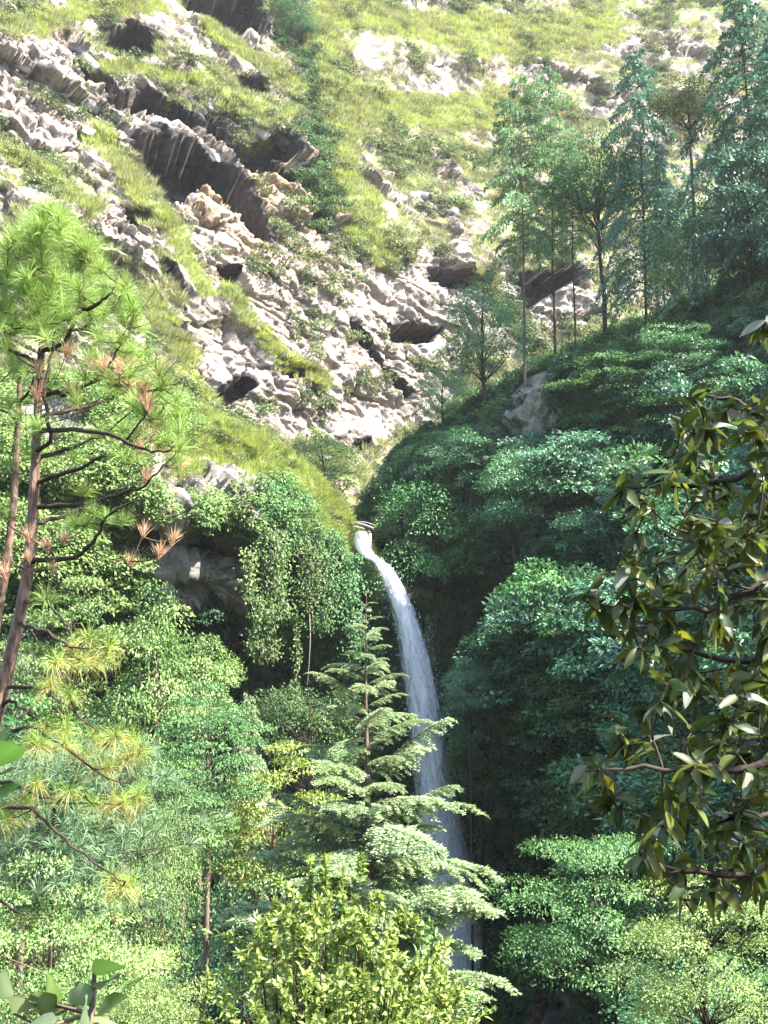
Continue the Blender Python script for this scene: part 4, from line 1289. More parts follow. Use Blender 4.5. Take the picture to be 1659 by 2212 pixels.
LIMBS = [[(84, 1040, 12.05), (140, 1020, 11.8), (200, 1003, 11.6), (280, 944, 11.4), (325, 873, 11.3)],
         [(78, 1096, 12.05), (190, 1086, 11.7), (300, 1053, 11.4), (352, 1005, 11.3)],
         [(64, 1216, 12), (165, 1200, 11.6), (212, 1152, 11.4), (245, 1100, 11.3), (330, 1075, 11.2)],
         [(80, 990, 12.1), (150, 970, 12.3), (230, 935, 12.5), (290, 880, 12.6)],
         [(86, 900, 12.1), (180, 880, 12.4), (255, 855, 12.7), (318, 800, 12.9)],
         [(80, 975, 12.05), (107, 949, 11.9), (97, 860, 11.8), (108, 770, 11.8), (117, 700, 11.8), (124, 640, 11.8)],
         [(90, 760, 12.1), (140, 735, 11.9), (167, 673, 11.8), (183, 593, 11.8), (188, 545, 11.8)],
         [(167, 673, 11.8), (215, 655, 11.7), (247, 625, 11.7), (255, 600, 11.7)],
         [(88, 850, 12.1), (160, 845, 12.0), (218, 811, 11.9), (251, 756, 11.8), (276, 730, 11.8)],
         [(100, 620, 12.1), (78, 592, 12.0), (28, 545, 12.0), (20, 510, 12)],
         [(86, 790, 12.1), (58, 773, 12.0), (5, 745, 11.9), (-20, 700, 11.9)],
         [(96, 680, 12.1), (60, 660, 12.3), (25, 610, 12.4), (10, 570, 12.4)],
         [(98, 660, 12.1), (130, 620, 12.4), (150, 560, 12.5), (160, 520, 12.6)],
         [(92, 730, 12.1), (150, 715, 12.6), (220, 690, 12.9), (265, 650, 13)],
         [(84, 930, 12.1), (190, 930, 11.3), (290, 960, 10.9), (350, 975, 10.8), (385, 960, 10.8)],
         [(70, 1130, 12), (150, 1110, 12.6), (250, 1060, 12.9), (320, 1040, 13)],
         [(46, 1302, 12), (90, 1305, 11.8), (130, 1327, 11.7), (152, 1360, 11.6)],
         [(8, 1480, 12), (75, 1485, 11.7), (125, 1507, 11.5), (175, 1550, 11.4), (235, 1585, 11.3)],
         [(-5, 1530, 12), (30, 1515, 11.9), (65, 1542, 11.8), (105, 1565, 11.7)],
         [(38, 1350, 12), (90, 1360, 11.5), (150, 1395, 11.3), (205, 1400, 11.2)],
         [(-28, 1620, 12), (50, 1570, 11.6), (120, 1602, 11.3), (215, 1672, 11.1), (278, 1695, 11.1)],
         [(-50, 1700, 12), (17, 1690, 11.6), (75, 1715, 11.3), (140, 1733, 11.1), (225, 1735, 11.1)],
         [(-70, 1770, 12), (20, 1740, 11.5), (80, 1758, 11.2), (130, 1808, 11), (170, 1838, 11), (225, 1880, 10.9), (270, 1905, 10.9)],
         [(-110, 1900, 12), (-40, 1900, 11.7), (0, 1943, 11.5), (50, 1978, 11.4), (95, 1985, 11.4)]]
nodes = []
for q in LIMBS:
    pts = along([P(*w) for w in q], 18)
    tg = Geo()
    r0 = 0.030 if q[0][1] < 1250 else 0.024
    wob = gp.normal(size=pts.shape) * 0.012
    wob[0] = 0
    tg.tube(pts + wob - off, np.linspace(r0, 0.007, 18), 6)
    link('branch', tg.mesh('branch', M['darkbark'], True), pine)
    nodes.append(pts[5:])
nodes.append(stem1[-8:])
nodes = np.concatenate(nodes)

spots = []                                                    # (position, kind)
right_y, right_x = [440, 480, 540, 600, 660, 740, 820, 880, 960, 1060], [118, 150, 215, 262, 290, 318, 365, 395, 400, 390]
while len(spots) < 195:
    vy = gp.uniform(450, 960)
    xr = np.interp(vy, right_y, right_x)
    vx = gp.uniform(-60 if vy > 540 else 110 - (vy - 440) * 1.1, xr)
    inner = vy > 720 and vx < xr - 130
    if inner and gp.random() < 0.8:
        continue
    if vy > 870 and gp.random() < 0.5:
        continue
    spots.append((P(vx, vy, gp.uniform(11.2, 13.0)), 0))
for vx, vy in ((108, 468), (60, 520), (135, 530), (178, 560), (188, 535), (265, 640), (285, 690), (320, 790), (355, 830), (340, 850), (20, 870), (40, 895), (300, 830), (330, 905), (180, 1060), (200, 1100), (230, 1120), (160, 1130), (270, 1120), (100, 1290), (0, 1110), (190, 1130)):
    spots.append((P(vx, vy, gp.uniform(11.3, 12.2)), 0))
for vx, vy in ((200, 1370), (232, 1390), (165, 1400), (120, 1425), (150, 1500), (100, 1560), (150, 1572), (200, 1580), (250, 1592), (292, 1590), (305, 1610), (180, 1622), (232, 1640), (140, 1605), (305, 1700), (240, 1722),
               (200, 1735), (265, 1735), (150, 1705), (60, 1730), (25, 1748), (285, 1895), (262, 1900), (236, 1885), (90, 1590), (215, 1610), (270, 1625), (110, 1470), (75, 1690), (5, 1770), (190, 1420), (225, 1440), (60, 1600)):
    spots.append((P(vx + gp.normal() * 6, vy + gp.normal() * 6, gp.uniform(10.9, 11.6)), 1))
for vx, vy in ((225, 790), (260, 815), (290, 800), (305, 860), (318, 872), (240, 830), (145, 760), (160, 850), (80, 850), (85, 800), (200, 790), (340, 960), (365, 980), (395, 1000), (300, 970), (316, 1030), (390, 965),
               (20, 1215), (62, 1160), (62, 1205), (115, 1230), (140, 1165), (280, 1212), (375, 1165), (345, 1195), (310, 1150), (270, 790), (215, 815), (280, 830), (330, 940), (10, 1240), (100, 1180), (255, 795), (310, 845)):
    spots.append((P(vx, vy, gp.uniform(11.2, 12)), 2))
TUFTS = {0: [tuft(300 + i, 120, 0.27, 0.0042, 0, 1.5, False, 0.22).mesh('needle_tuft', M['pine']) for i in range(4)],
         1: [tuft(310 + i, 130, 0.27, 0.0042, 0, 2.3, True, 0.3).mesh('needle_tuft', M['pine_gold']) for i in range(3)],
         2: [tuft(320 + i, 70, 0.22, 0.0045, 0, 0.75, False, 0.1).mesh('dead_needle_tuft', M['pine_dead']) for i in range(3)]}
order = sorted(range(len(spots)), key=lambda i: np.min(np.linalg.norm(nodes - spots[i][0], axis=1)))
tw = Geo()
far_tufts = Geo()
placed = 0
for i in order:
    pos, kd = spots[i]
    dist = np.linalg.norm(nodes - pos, axis=1) + 0.6 * np.clip(nodes[:, 2] - pos[2], 0, 9)
    st = nodes[np.argmin(dist)]
    mid = st * 0.45 + pos * 0.55 - np.array((0, 0, 0.10 * np.linalg.norm(pos - st)))
    pth = along([st, mid, pos], 7)
    tw.tube(pth - off, np.linspace(0.009, 0.0045, 7), 4)
    nodes = np.concatenate([nodes, pth[2:]])
    dr = unit(unit(pth[-1] - pth[-3]) * 0.55 + np.array((0, 0, 0.65 if kd < 2 else 1.6)))
    o_ = link('dead_needle_tuft' if kd == 2 else 'needle_tuft', TUFTS[kd][i % len(TUFTS[kd])], pine, pos - off)
    o_.rotation_euler = (Vector((0, 0, 1)).rotation_difference(Vector(dr)).to_matrix() @ Matrix.Rotation(gp.uniform(0, 6.28), 3, 'Z')).to_euler()
    o_.scale = (gp.uniform(0.75, 1.15),) * 3 if kd == 2 else (gp.uniform(0.65, 1.2), gp.uniform(0.65, 1.2), gp.uniform(0.75, 1.2))
gq = np.random.default_rng(8)
bare_ = nodes[(nodes[:, 2] < P(0, 700, 12)[2]) & (nodes[:, 2] > P(0, 1260, 12)[2])]
for k in range(150):                                          # fine bare twigs
    st = bare_[gq.integers(0, len(bare_))]
    L_ = gq.uniform(0.15, 0.55)
    d_ = unit(np.array((gq.uniform(0.1, 1.0), gq.normal() * 0.6, gq.uniform(-0.35, 0.6))))
    tw.tube(along([st, st + d_ * L_ * 0.5 + gq.normal(size=3) * 0.03, st + d_ * L_ + np.array((0, 0, 0.10 * L_ * 2))], 5) - off, np.linspace(0.006, 0.0018, 5), 3)
for k in range(130):
    for _ in range(50):
        vy = gq.uniform(455, 1000)
        xr = np.interp(vy, right_y, right_x)
        vx = gq.uniform(-60 if vy > 540 else 110 - (vy - 440) * 1.1, xr)
        if vy > 720 and vx < xr - 110 and gq.random() < 0.75:
            continue
        break
    pos = P(vx, vy, gq.uniform(11.0, 13.4))
    st = nodes[np.argmin(np.linalg.norm(nodes - pos, axis=1))]
    pth = along([st, st * 0.45 + pos * 0.55 - np.array((0, 0, 0.04)), pos], 5)
    tw.tube(pth - off, np.linspace(0.007, 0.004, 5), 3)
    b_ = tuft(2000 + k, 80, 0.26, 0.005, 0, 1.4)
    rt = np.array(Vector((0, 0, 1)).rotation_difference(Vector(unit(unit(pos - st) * 0.5 + np.array((0, 0, 0.7))))).to_matrix())
    far_tufts.add(np.concatenate(b_.v) @ rt.T + pos - off, np.concatenate(b_.t), np.concatenate(b_.a))
tag(link('needles', far_tufts.mesh('needles', M['pine']), pine), kind='stuff')
tag(link('twigs', tw.mesh('twigs', M['darkbark'], True), pine), kind='stuff')


def soft_pine(name, label, cx, cy, wpx, hpx, d, seed, n):
    g = np.random.default_rng(seed)
    foot = stand(cx, cy, d)
    t = thing(name, label, 'pine', foot)
    o3 = np.array(foot)
    tr, cr = Geo(), Geo()
    top = P(cx, cy - hpx * 0.5, d) - o3
    tr.tube([(0, 0, -0.5), top * 0.5 + (0.1, 0, 0), top], [0.14, 0.09, 0.02], 7)
    for k in range(n):
        u = g.random()
        q = P(cx + g.normal() * wpx * 0.30, cy + (u - 0.5) * hpx, d + g.normal() * wpx * 0.30 * d / FPX) - o3
        base = tuft(seed * 1000 + k, 34, 0.48, 0.016, 0, 1.5, False, 0.3)
        rot = np.array(Vector((0, 0, 1)).rotation_difference(Vector(unit(q - top * 0.6 + np.array((0, 0, 0.6))))).to_matrix())
        cr.add(np.concatenate(base.v) @ rot.T + q, np.concatenate(base.t), np.concatenate(base.a))
        if k % 3 == 0:
            s_ = np.array((0, 0, min(q[2] - 0.3, top[2] - 0.1)))
            tr.tube([s_, (s_ + q) / 2 - (0, 0, 0.15), q], [0.02, 0.012, 0.005], 4)
    link('trunk', tr.mesh('trunk', M['darkbark'], True), t)
    link('crown', cr.mesh('crown', M['pine_soft']), t)


soft_pine('pine_tree', 'soft blue green young pine behind the yellowing lower boughs', 120, 1790, 340, 360, 27, 41, 420)
soft_pine('pine_tree', 'small pale pine between the yellowing bough and the ivy wrapped column', 250, 1690, 150, 170, 28, 42, 120)


# ------------------------------------------------------------------ the shrub at the bottom of the picture
def shrub(name, label, cat, cx, top_y, wpx, d, seed, leafmat, nst, nl, ll, aspect=0.42):
    """Many upright leafy stems from one foot; leaves set along every stem."""
    g = np.random.default_rng(seed)
    foot = stand(cx, 2000, d)
    o3 = np.array(foot)
    t = thing(name, label, cat, foot)
    wood, lv = Geo(), Geo()
    top = P(cx, top_y, d)[2] - o3[2]
    rad = wpx * 0.5 * d / FPX
    for k in range(nst):
        a, rr = g.uniform(0, 6.283), math.sqrt(g.random())
        hz = top * (1 - 0.62 * (rr ** 1.6) * (rad * 1.6 / top)) * g.uniform(0.86, 1.0)
        tip = np.array((math.cos(a) * rr * rad, math.sin(a) * rr * rad, hz))
        pth = along([(0, 0, -0.3), (tip[0] * 0.25, tip[1] * 0.25, hz * 0.45), (tip[0] * 0.8, tip[1] * 0.8, hz * 0.78), tip], 10)
        wood.tube(pth, np.linspace(0.03, 0.004, 10), 4)
        for s in range(5):
            q = pth[5 + s]
            e = q + np.array((g.normal() * 0.5, g.normal() * 0.5, g.uniform(-0.2, 0.42)))
            if s == 4:
                e = q + np.array((g.normal() * 0.08, g.normal() * 0.08, 0.3))
            wood.tube([q, (q + e) / 2 + (0, 0, 0.02), e], [0.006, 0.005, 0.003], 3)
            m = int(nl / nst / 5)
            u = g.uniform(0.05, 1, m)
            pos = q + (e - q) * u[:, None]
            ax = unit(unit(e - q) * 0.4 + rdir(m, g) * 0.8 - np.array((0, 0, 0.1)))
            nr = unit(np.array((0, 0, 0.9)) + g.normal(size=(m, 3)) * 0.55)
            lv.leaves(pos, nr, ax, ll * g.uniform(0.6, 1.25, m), ll * aspect * g.uniform(0.8, 1.2, m), np.clip(0.25 + 0.5 * u * g.random(m) + g.normal(size=m) * 0.2, 0, 1), 0.2)
    link('stems', wood.mesh('stems', M['darkbark'], True), t)
    link('crown', lv.mesh('crown', leafmat), t)


shrub('leafy_shrub', 'dense yellow green shrub at the bottom in front of the deodar cedar', 'shrub', 715, 1870, 540, 13, 61, M['shrub_leaf'], 84, 24000, 0.105)
shrub('leafy_shrub', 'darker leafy shrub behind the yellow green one, at its right', 'shrub', 900, 2010, 260, 15, 62, M['lit_leaf'], 30, 5000, 0.11)


# ------------------------------------------------------------------ the waterfall
def water_mat():
    m, N, L = newmat('falling_water')
    uv = N.new('ShaderNodeCombineXYZ')
    for k, nme in enumerate(('u', 'v', 'w')):
        a = N.new('ShaderNodeAttribute')
        a.attribute_name = nme
        L.new(a.outputs['Fac'], uv.inputs[k])

    def nz(sx, sy, sz, detail):
        mp = N.new('ShaderNodeMapping')
        mp.inputs['Scale'].default_value = (sx, sy, sz)
        L.new(uv.outputs[0], mp.inputs[0])
        n = N.new('ShaderNodeTexNoise')
        n.inputs['Scale'].default_value = 1
        n.inputs['Detail'].default_value = detail
        n.inputs['Roughness'].default_value = 0.65
        L.new(mp.outputs[0], n.inputs['Vector'])
        return n.outputs[0]

    def mth(op, a, b):
        x = N.new('ShaderNodeMath')
        x.operation = op
        for k, q in enumerate((a, b)):
            if isinstance(q, (int, float)):
                x.inputs[k].default_value = q
            else:
                L.new(q, x.inputs[k])
        return x.outputs[0]
    den = N.new('ShaderNodeAttribute')
    den.attribute_name = 'den'
    st = mth('ADD', mth('MULTIPLY', nz(9, 14, 5, 3), 0.6), mth('MULTIPLY', nz(40, 70, 5, 5), 0.55))
    mr = N.new('ShaderNodeMapRange')
    mr.inputs[1].default_value = 0.47
    mr.inputs[2].default_value = 0.70
    L.new(st, mr.inputs[0])
    al = mth('MULTIPLY', mth('ADD', mr.outputs[0], mth('MULTIPLY', den.outputs['Fac'], 0.25)), den.outputs['Fac'])
    al = mth('MINIMUM', al, 1.0)
    df = N.new('ShaderNodeBsdfPrincipled')
    df.inputs['Base Color'].default_value = (0.86, 0.89, 0.92, 1)
    df.inputs['Roughness'].default_value = 0.4
    tl = N.new('ShaderNodeBsdfTranslucent')
    tl.inputs[0].default_value = (0.8, 0.83, 0.87, 1)
    m2 = N.new('ShaderNodeMixShader')
    m2.inputs[0].default_value = 0.4
    L.new(df.outputs[0], m2.inputs[1])
    L.new(tl.outputs[0], m2.inputs[2])
    tp = N.new('ShaderNodeBsdfTransparent')
    mx = N.new('ShaderNodeMixShader')
    L.new(al, mx.inputs[0])
    L.new(tp.outputs[0], mx.inputs[1])
    L.new(m2.outputs[0], mx.inputs[2])
    out = N.new('ShaderNodeOutputMaterial')
    L.new(mx.outputs[0], out.inputs[0])
    return m


M['water'] = water_mat()
M['drop'] = plain_mat('water_drop', (0.75, 0.78, 0.82), (0.85, 0.87, 0.9), 3, 0.3, 0.0)


def ribbon(line, seed, nv, nu, depth, dens):
    """line: (vx, vy, d, width in px); a bulging sheet of water."""
    ln = catmull(np.array(line, float), nv, 0)
    u = np.linspace(-1, 1, nu)
    g = np.empty((nv, nu, 3))
    for j in range(nv):
        vx, vy, d, w = ln[j]
        for i in range(nu):
            g[j, i] = P(vx + u[i] * w / 2, vy, d - depth * (1 - u[i] ** 2))
    g += (fbm(g * np.array((1, 1, 0.3)), 0.8, 3, seed)[..., None] - 0.5) * np.array((0.35, 0.8, 0.0))
    uu = np.repeat(u[None] * 0.5 + 0.5, nv, 0) + seed * 3.7
    vv = np.repeat((np.cumsum(np.r_[0, np.linalg.norm(np.diff(g[:, nu // 2], axis=0), axis=1)]) / 40)[:, None], nu, 1)
    dd = np.interp(np.linspace(0, 1, nv), *dens)[:, None] * np.clip((1 - np.abs(u)[None] ** 3), 0, 1)
    return g.reshape(-1, 3), grid_tris(nv, nu), {'u': uu, 'v': vv, 'w': 0 * uu + seed, 'den': dd}


fall = thing('waterfall', 'thin white waterfall arcing off the grassy ridge into the dark gorge', 'waterfall', P(990, 2250, 88))
fo = np.array(fall.location)


def water_part(name, line, seeds, nv, nu, dens, depth=0.5):
    vs, ts, at, n_ = [], [], {}, 0
    for k, sd_ in enumerate(seeds):
        ln = [(x + (k - 1) * 0.10 * w, y, d + 0.5 * k, w * (1 - 0.12 * k)) for x, y, d, w in line]
        v, t, a = ribbon(ln, sd_, nv, nu, depth, dens)
        vs.append(v - fo)
        ts.append(t + n_)
        n_ += len(v)
        for q in a:
            at.setdefault(q, []).append(a[q].ravel())
    return link(name, mesh(name, np.concatenate(vs), np.concatenate(ts), M['water'], {q: np.concatenate(at[q]) for q in at}, True), fall)


water_part('upper_cascade', [(782, 1148, 87.6, 20), (782, 1166, 87.4, 34), (788, 1186, 87.2, 36), (800, 1203, 87, 28), (814, 1212, 86.8, 22)], (1, 2), 40, 14, ([0, 0.2, 1], [1.3, 1.5, 1.5]), 0.3)
water_part('side_trickle', [(801, 1152, 87.5, 7), (799, 1172, 87.2, 10), (795, 1192, 87, 14)], (5, 6), 24, 8, ([0, 1], [0.9, 1.2]), 0.2)
FALL = [(805, 1203, 86.9, 20), (829, 1224, 86.6, 28), (851, 1262, 86.4, 36), (869, 1310, 86.2, 43), (887, 1370, 86, 51), (902, 1440, 86, 62), (917, 1530, 86, 68), (934, 1640, 86, 78), (951, 1760, 86, 90), (967, 1880, 86, 104), (980, 2010, 86, 122), (991, 2130, 86, 136), (1000, 2280, 86, 150)]
water_part('main_fall', FALL, (11, 12, 13, 14), 230, 22, ([0, 0.08, 0.25, 0.45, 0.65, 0.85, 1], [1.6, 1.65, 1.55, 1.45, 1.35, 1.3, 1.25]), 0.9)
gw = np.random.default_rng(77)
nd = 6000
tt = gw.random(nd) ** 0.8
fl = catmull(np.array(FALL, float), 200, 0)
row = fl[(tt * 199).astype(int)]
sx = gw.normal(size=nd) * 0.33
dp = np.stack([P(row[i, 0] + sx[i] * row[i, 3], row[i, 1] + gw.normal() * 4, row[i, 2] + gw.normal() * 0.6) for i in range(nd)])
sp = Geo()
sp.leaves(dp - fo, rdir(nd, gw), np.array((0, 0, -1.0)) + gw.normal(size=(nd, 3)) * 0.15, gw.uniform(0.06, 0.20, nd), gw.uniform(0.03, 0.06, nd), 0.5)
tag(link('spray', sp.mesh('spray', M['drop']), fall), kind='stuff')

# driftwood wedged over the lip
log = thing('driftwood', 'grey driftwood logs wedged across the stream above the falls', 'driftwood', P(785, 1138, 87.5))
lo = np.array(log.location)
for k, (a, b, r) in enumerate((((752, 1130, 88), (808, 1142, 87.4), 0.16), ((762, 1138, 87.2), (800, 1150, 87.8), 0.10), ((770, 1128, 88.4), (812, 1136, 88), 0.08))):
    lg = Geo()
    lg.tube(along([P(*a), (P(*a) + P(*b)) / 2 + (0, 0, 0.12), P(*b)], 8) - lo, np.linspace(r, r * 0.6, 8), 7)
    link('log', lg.mesh('log', M['wood'], True), log)


# ------------------------------------------------------------------ hanging vines on the buttress and the damp wall
def vine(vx, vy0, vy1, d, label, mat, thick, seed, leafy=1.0):
    g = np.random.default_rng(seed)
    top = P(vx, vy0, d)
    t = thing('hanging_vine', label, 'vine', top, 'vines hanging over the dark wall left of the falls')
    pts = along([P(vx, vy0, d), P(vx + g.normal() * 6, vy0 * 0.6 + vy1 * 0.4, d - 0.4), P(vx + g.normal() * 10, vy1, d - 0.2)], 16) - top
    w = Geo()
    w.tube(pts, np.linspace(0.05, 0.02, 16), 4)
    link('stem', w.mesh('stem', M['wood'], True), t)
    if leafy:
        m = int(abs(vy1 - vy0) * thick * 0.16 * leafy)
        u = g.random(m)
        pos = np.stack([np.interp(u, np.linspace(0, 1, 16), pts[:, i]) for i in range(3)], 1)
        wv = (0.5 + 0.5 * np.sin(u * 17 + seed)) * 0.6 + 0.5
        pos += g.normal(size=(m, 3)) * (thick * 0.5 * d / FPX * wv)[:, None] * np.array((0.8, 0.5, 0.4))
        l = Geo()
        l.leaves(pos, unit(np.array((0.3, -0.6, 0.7)) + g.normal(size=(m, 3)) * 0.4), unit(np.array((0, -0.2, -0.9)) + g.normal(size=(m, 3)) * 0.5), g.uniform(0.15, 0.3, m), g.uniform(0.1, 0.2, m), np.clip(0.5 + g.normal(size=m) * 0.25, 0, 1))
        link('leaves', l.mesh('leaves', mat), t)


for k, a in enumerate(((583, 1150, 1420, 76, 'broadest curtain of pale ivy hanging from the grassy ridge', M['ivy'], 44),
                       (610, 1150, 1330, 77, 'short thick ivy curtain right of the broadest ivy curtain', M['ivy'], 36),
                       (640, 1330, 1530, 82, 'thin leafy vine hanging free in front of the dark hollow', M['ivy'], 16),
                       (556, 1290, 1400, 73, 'ivy trailing down the pale rock slab', M['ivy'], 26),
                       (540, 1190, 1290, 74, 'ivy tuft spilling over the rock overhang', M['ivy'], 30),
                       (700, 1190, 1360, 83, 'broad leafy creeper below the crest of the ridge near the falls', M['mid_leaf'], 60),
                       (668, 1180, 1310, 81, 'leafy creeper between the ivy curtains and the ridge end', M['ivy'], 54),
                       (760, 1240, 1420, 85, 'dark creeper hanging behind the tip of the deodar', M['mid_leaf'], 50),
                       (925, 1330, 1640, 91, 'narrow ivy strand hanging right of the falling water', M['ivy'], 16),
                       (1170, 1180, 1290, 84, 'pale strand of creeper hanging in the shaded slope', M['blue_leaf'], 30))):
    vine(*a, seed=500 + k)
for k, (vx, y0_, y1_, lab) in enumerate(((1012, 1240, 1420, 'thin creeper hanging in the dark just right of the falls'), (1060, 1300, 1400, 'leafy creeper strand on the shaded gorge wall above the domed tree'),
                                         (1000, 1640, 1800, 'green creeper beside the lower falls'), (1048, 1740, 1860, 'creeper hanging over the reddish wet rocks'), (965, 1300, 1380, 'short creeper beside the upper falls'))):
    hit_ = on_ground(vx, (y0_ + y1_) / 2)
    vine(vx, y0_, y1_, hit_.y - 1.0, lab, M['ivy'] if k % 2 == 0 else M['mid_leaf'], 22 + 4 * k, 540 + k)
vine(668, 1320, 1480, 81, 'bare pale liana hanging straight in front of the dark wall', M['ivy'], 0, 520, 0)


# ------------------------------------------------------------------ angular rock slabs standing out of the cliff and the gorge foot
def slab(seed):
    g = np.random.default_rng(seed)
    n = 5
    a = np.sort(g.uniform(0, 6.283, n)) * 0.6 + np.arange(n) * 6.283 / n * 0.4
    r = g.uniform(0.7, 1.1, n)
    rings = []
    for z, k in ((-0.42, 0.94), (-0.36, 1.04), (0.30, 1.0), (0.36, 0.90)):
        rings.append(np.stack([r * k * np.cos(a) + g.normal(size=n) * 0.07, 0.6 * r * k * np.sin(a) + g.normal(size=n) * 0.05, z + g.normal(size=n) * 0.05], 1))
    v = np.concatenate(rings + [[(0, 0, -0.44)], [(0, 0, 0.37)]])
    t = []
    for q in range(3):
        for j in range(n):
            x, y = q * n + j, q * n + (j + 1) % n
            t += [(x, y, y + n), (x, y + n, x + n)]
    for j in range(n):
        t += [(4 * n, (j + 1) % n, j), (4 * n + 1, 3 * n + j, 3 * n + (j + 1) % n)]
    return v, t


SLABS = {k: [mesh('rock_slab', *slab(700 + i), M[k]) for i in range(6)] for k in ('block', 'block_tan', 'wetrock')}
gs = np.random.default_rng(31)
ins = ((avx > 0) & (avx < 1500) & (avy > 0) & (avy < 960)).astype(float)
p, n = pick(A, AN, ins * (0.12 + rock) * (1 - 0.75 * wall) * (1 - near_cave) * (1 - green) * (cave == 0) * ss(1200, 900, avx + avy * 0.2), 150, gs)
px, py = proj(p)
for i in range(len(p)):
    k = 'block_tan' if np.hypot(px[i] - 590, py[i] - 440) < 110 else 'block'
    sl = link('rock_slab', SLABS[k][i % 6], cliff, p[i] - n[i] * 0.55)
    dipang = math.atan(0.10 + 0.52 / (1 + math.exp((p[i][0] - 6) / 14)))
    sl.rotation_euler = (gs.normal() * 0.25, dipang + gs.normal() * 0.15, gs.uniform(-0.6, 0.6))
    q = gs.uniform(0.55, 1.0) + 1.1 * gs.random() ** 3
    sl.scale = (q * gs.uniform(1.0, 1.9), q * gs.uniform(0.8, 1.3), q * gs.uniform(0.6, 1.2))
ind = ((dvx > 1030) & (dvx < 1190) & (dvy > 1830) & (dvy < 2230)).astype(float)
p, n = pick(D, DN, ind, 34, gs)
for i in range(len(p)):
    sl = link('wet_rock', SLABS['wetrock'][i % 6], hillside, p[i], (gs.normal() * 0.4, gs.normal() * 0.4, gs.uniform(0, 6)))
    q = gs.uniform(0.35, 1.0)
    sl.scale = (q * 1.3, q, q * 1.1)
ind = ((np.hypot((dvx - 1175) * 1.15, dvy - 880) < 110)).astype(float)
p, n = pick(D, DN, ind, 10, gs)
for i in range(len(p)):
    sl = link('rock_slab', SLABS['block'][i % 6], hillside, p[i], (gs.normal() * 0.3, 0.1 + gs.normal() * 0.2, gs.uniform(-0.7, 0.7)))
    q = gs.uniform(0.5, 1.4)
    sl.scale = (q * 1.4, q, q)
inb = ((bvx > 330) & (bvx < 590) & (brow > 3.4) & (brow < 4.9)).astype(float)
p, n = pick(B, BN, inb, 26, gs)
for i in range(len(p)):
    sl = link('rock_slab', SLABS['block'][i % 6], buttress, p[i], (gs.normal() * 0.15, -0.12 + gs.normal() * 0.12, gs.uniform(-0.5, 0.5)))
    q = gs.uniform(0.5, 1.1)
    sl.scale = (q * gs.uniform(1.2, 1.9), q, q * gs.uniform(0.5, 0.9))


# ------------------------------------------------------------------ leathery leaved tree whose boughs reach in from the right, close to the camera
def big_leaf(seed, tint, L=0.125, Wd=0.044, curl=0.25):
    g = np.random.default_rng(seed)
    us = np.array((0.0, 0.14, 0.36, 0.60, 0.82, 1.0))
    ws = np.array((0.03, 0.30, 0.50, 0.46, 0.26, 0.0)) * Wd
    x = us * L
    z = -curl * L * us ** 2 + g.normal() * 0.01 * us
    y0 = 0.10 * L * g.normal() * us ** 2
    v = []
    for k in range(6):
        v += [(x[k], y0[k], z[k]), (x[k] - 0.02 * L, y0[k] + ws[k], z[k] + ws[k] * 0.35), (x[k] - 0.02 * L, y0[k] - ws[k], z[k] + ws[k] * 0.35)]
    t = []
    for k in range(5):
        a, b = 3 * k, 3 * k + 3
        t += [(a, a + 1, b + 1), (a, b + 1, b), (a, b, b + 2), (a, b + 2, a + 2)]
    return np.array(v), np.array(t), tint


M['oak_pale'] = leaf_mat('pale_leaf_underside', G((0.10, 0.12, 0.09), (0.16, 0.18, 0.14), (0.24, 0.25, 0.20)), 0.25, 0.3, 0.2, 0.4)
go = np.random.default_rng(15)
ofoot = Vector((2.35, 3.5, ground_z(2.35, 3.5)))
oak = thing('leathery_tree', 'tree with glossy olive leathery leaves reaching in from the right, nearest to the viewer', 'tree', ofoot)
oo = np.array(ofoot)
tg = Geo()
otrunk = along([(2.35, 3.5, oo[2] - 0.3), (2.30, 3.5, -0.9), (2.22, 3.45, 0.2), (2.3, 3.4, 1.3), (2.38, 3.3, 2.2), (2.5, 3.2, 3.0)], 20)
tg.tube(otrunk - oo, np.linspace(0.14, 0.012, 20), 9)
link('trunk', tg.mesh('trunk', M['bark'], True), oak)
OB = [[(2.26, 3.46, -0.2), P(1790, 1190, 3.5), P(1659, 1249, 3.5), P(1570, 1300, 3.5), P(1494, 1312, 3.45), P(1344, 1308, 3.4), P(1275, 1300, 3.4)],
      [(2.28, 3.48, -0.7), P(1800, 1620, 3.3), P(1659, 1648, 3.3), P(1549, 1658, 3.3), P(1469, 1657, 3.3), P(1370, 1662, 3.3), P(1262, 1660, 3.3)],
      [(2.29, 3.48, -0.9), P(1800, 1850, 3.6), P(1640, 1890, 3.6), P(1500, 1885, 3.6), P(1400, 1860, 3.6)],
      [(2.24, 3.45, 0.1), P(1800, 1010, 3.8), P(1659, 1020, 3.8), P(1560, 1040, 3.8), P(1450, 1050, 3.8), P(1340, 1052, 3.8)],
      [(2.22, 3.44, 0.3), P(1800, 930, 3.9), P(1680, 905, 3.9), P(1590, 870, 3.9), P(1510, 845, 3.9)],
      [(2.24, 3.45, 0.0), P(1780, 1130, 4.0), P(1650, 1150, 4.0), P(1540, 1175, 4.0), P(1430, 1150, 4.0)],
      [(2.26, 3.46, -0.4), P(1800, 1400, 3.9), P(1659, 1440, 3.9), P(1560, 1420, 3.9), P(1450, 1400, 3.9), P(1380, 1400, 3.9)],
      [(2.27, 3.47, -0.5), P(1800, 1500, 3.6), P(1659, 1530, 3.6), P(1540, 1510, 3.6), P(1440, 1500, 3.6)],
      [(2.28, 3.47, -0.6), P(1800, 1740, 4.1), P(1659, 1760, 4.1), P(1540, 1770, 4.1), P(1440, 1790, 4.1)],
      [(2.20, 3.42, 0.5), P(1800, 760, 3.4), P(1700, 740, 3.4), P(1652, 700, 3.4)]]
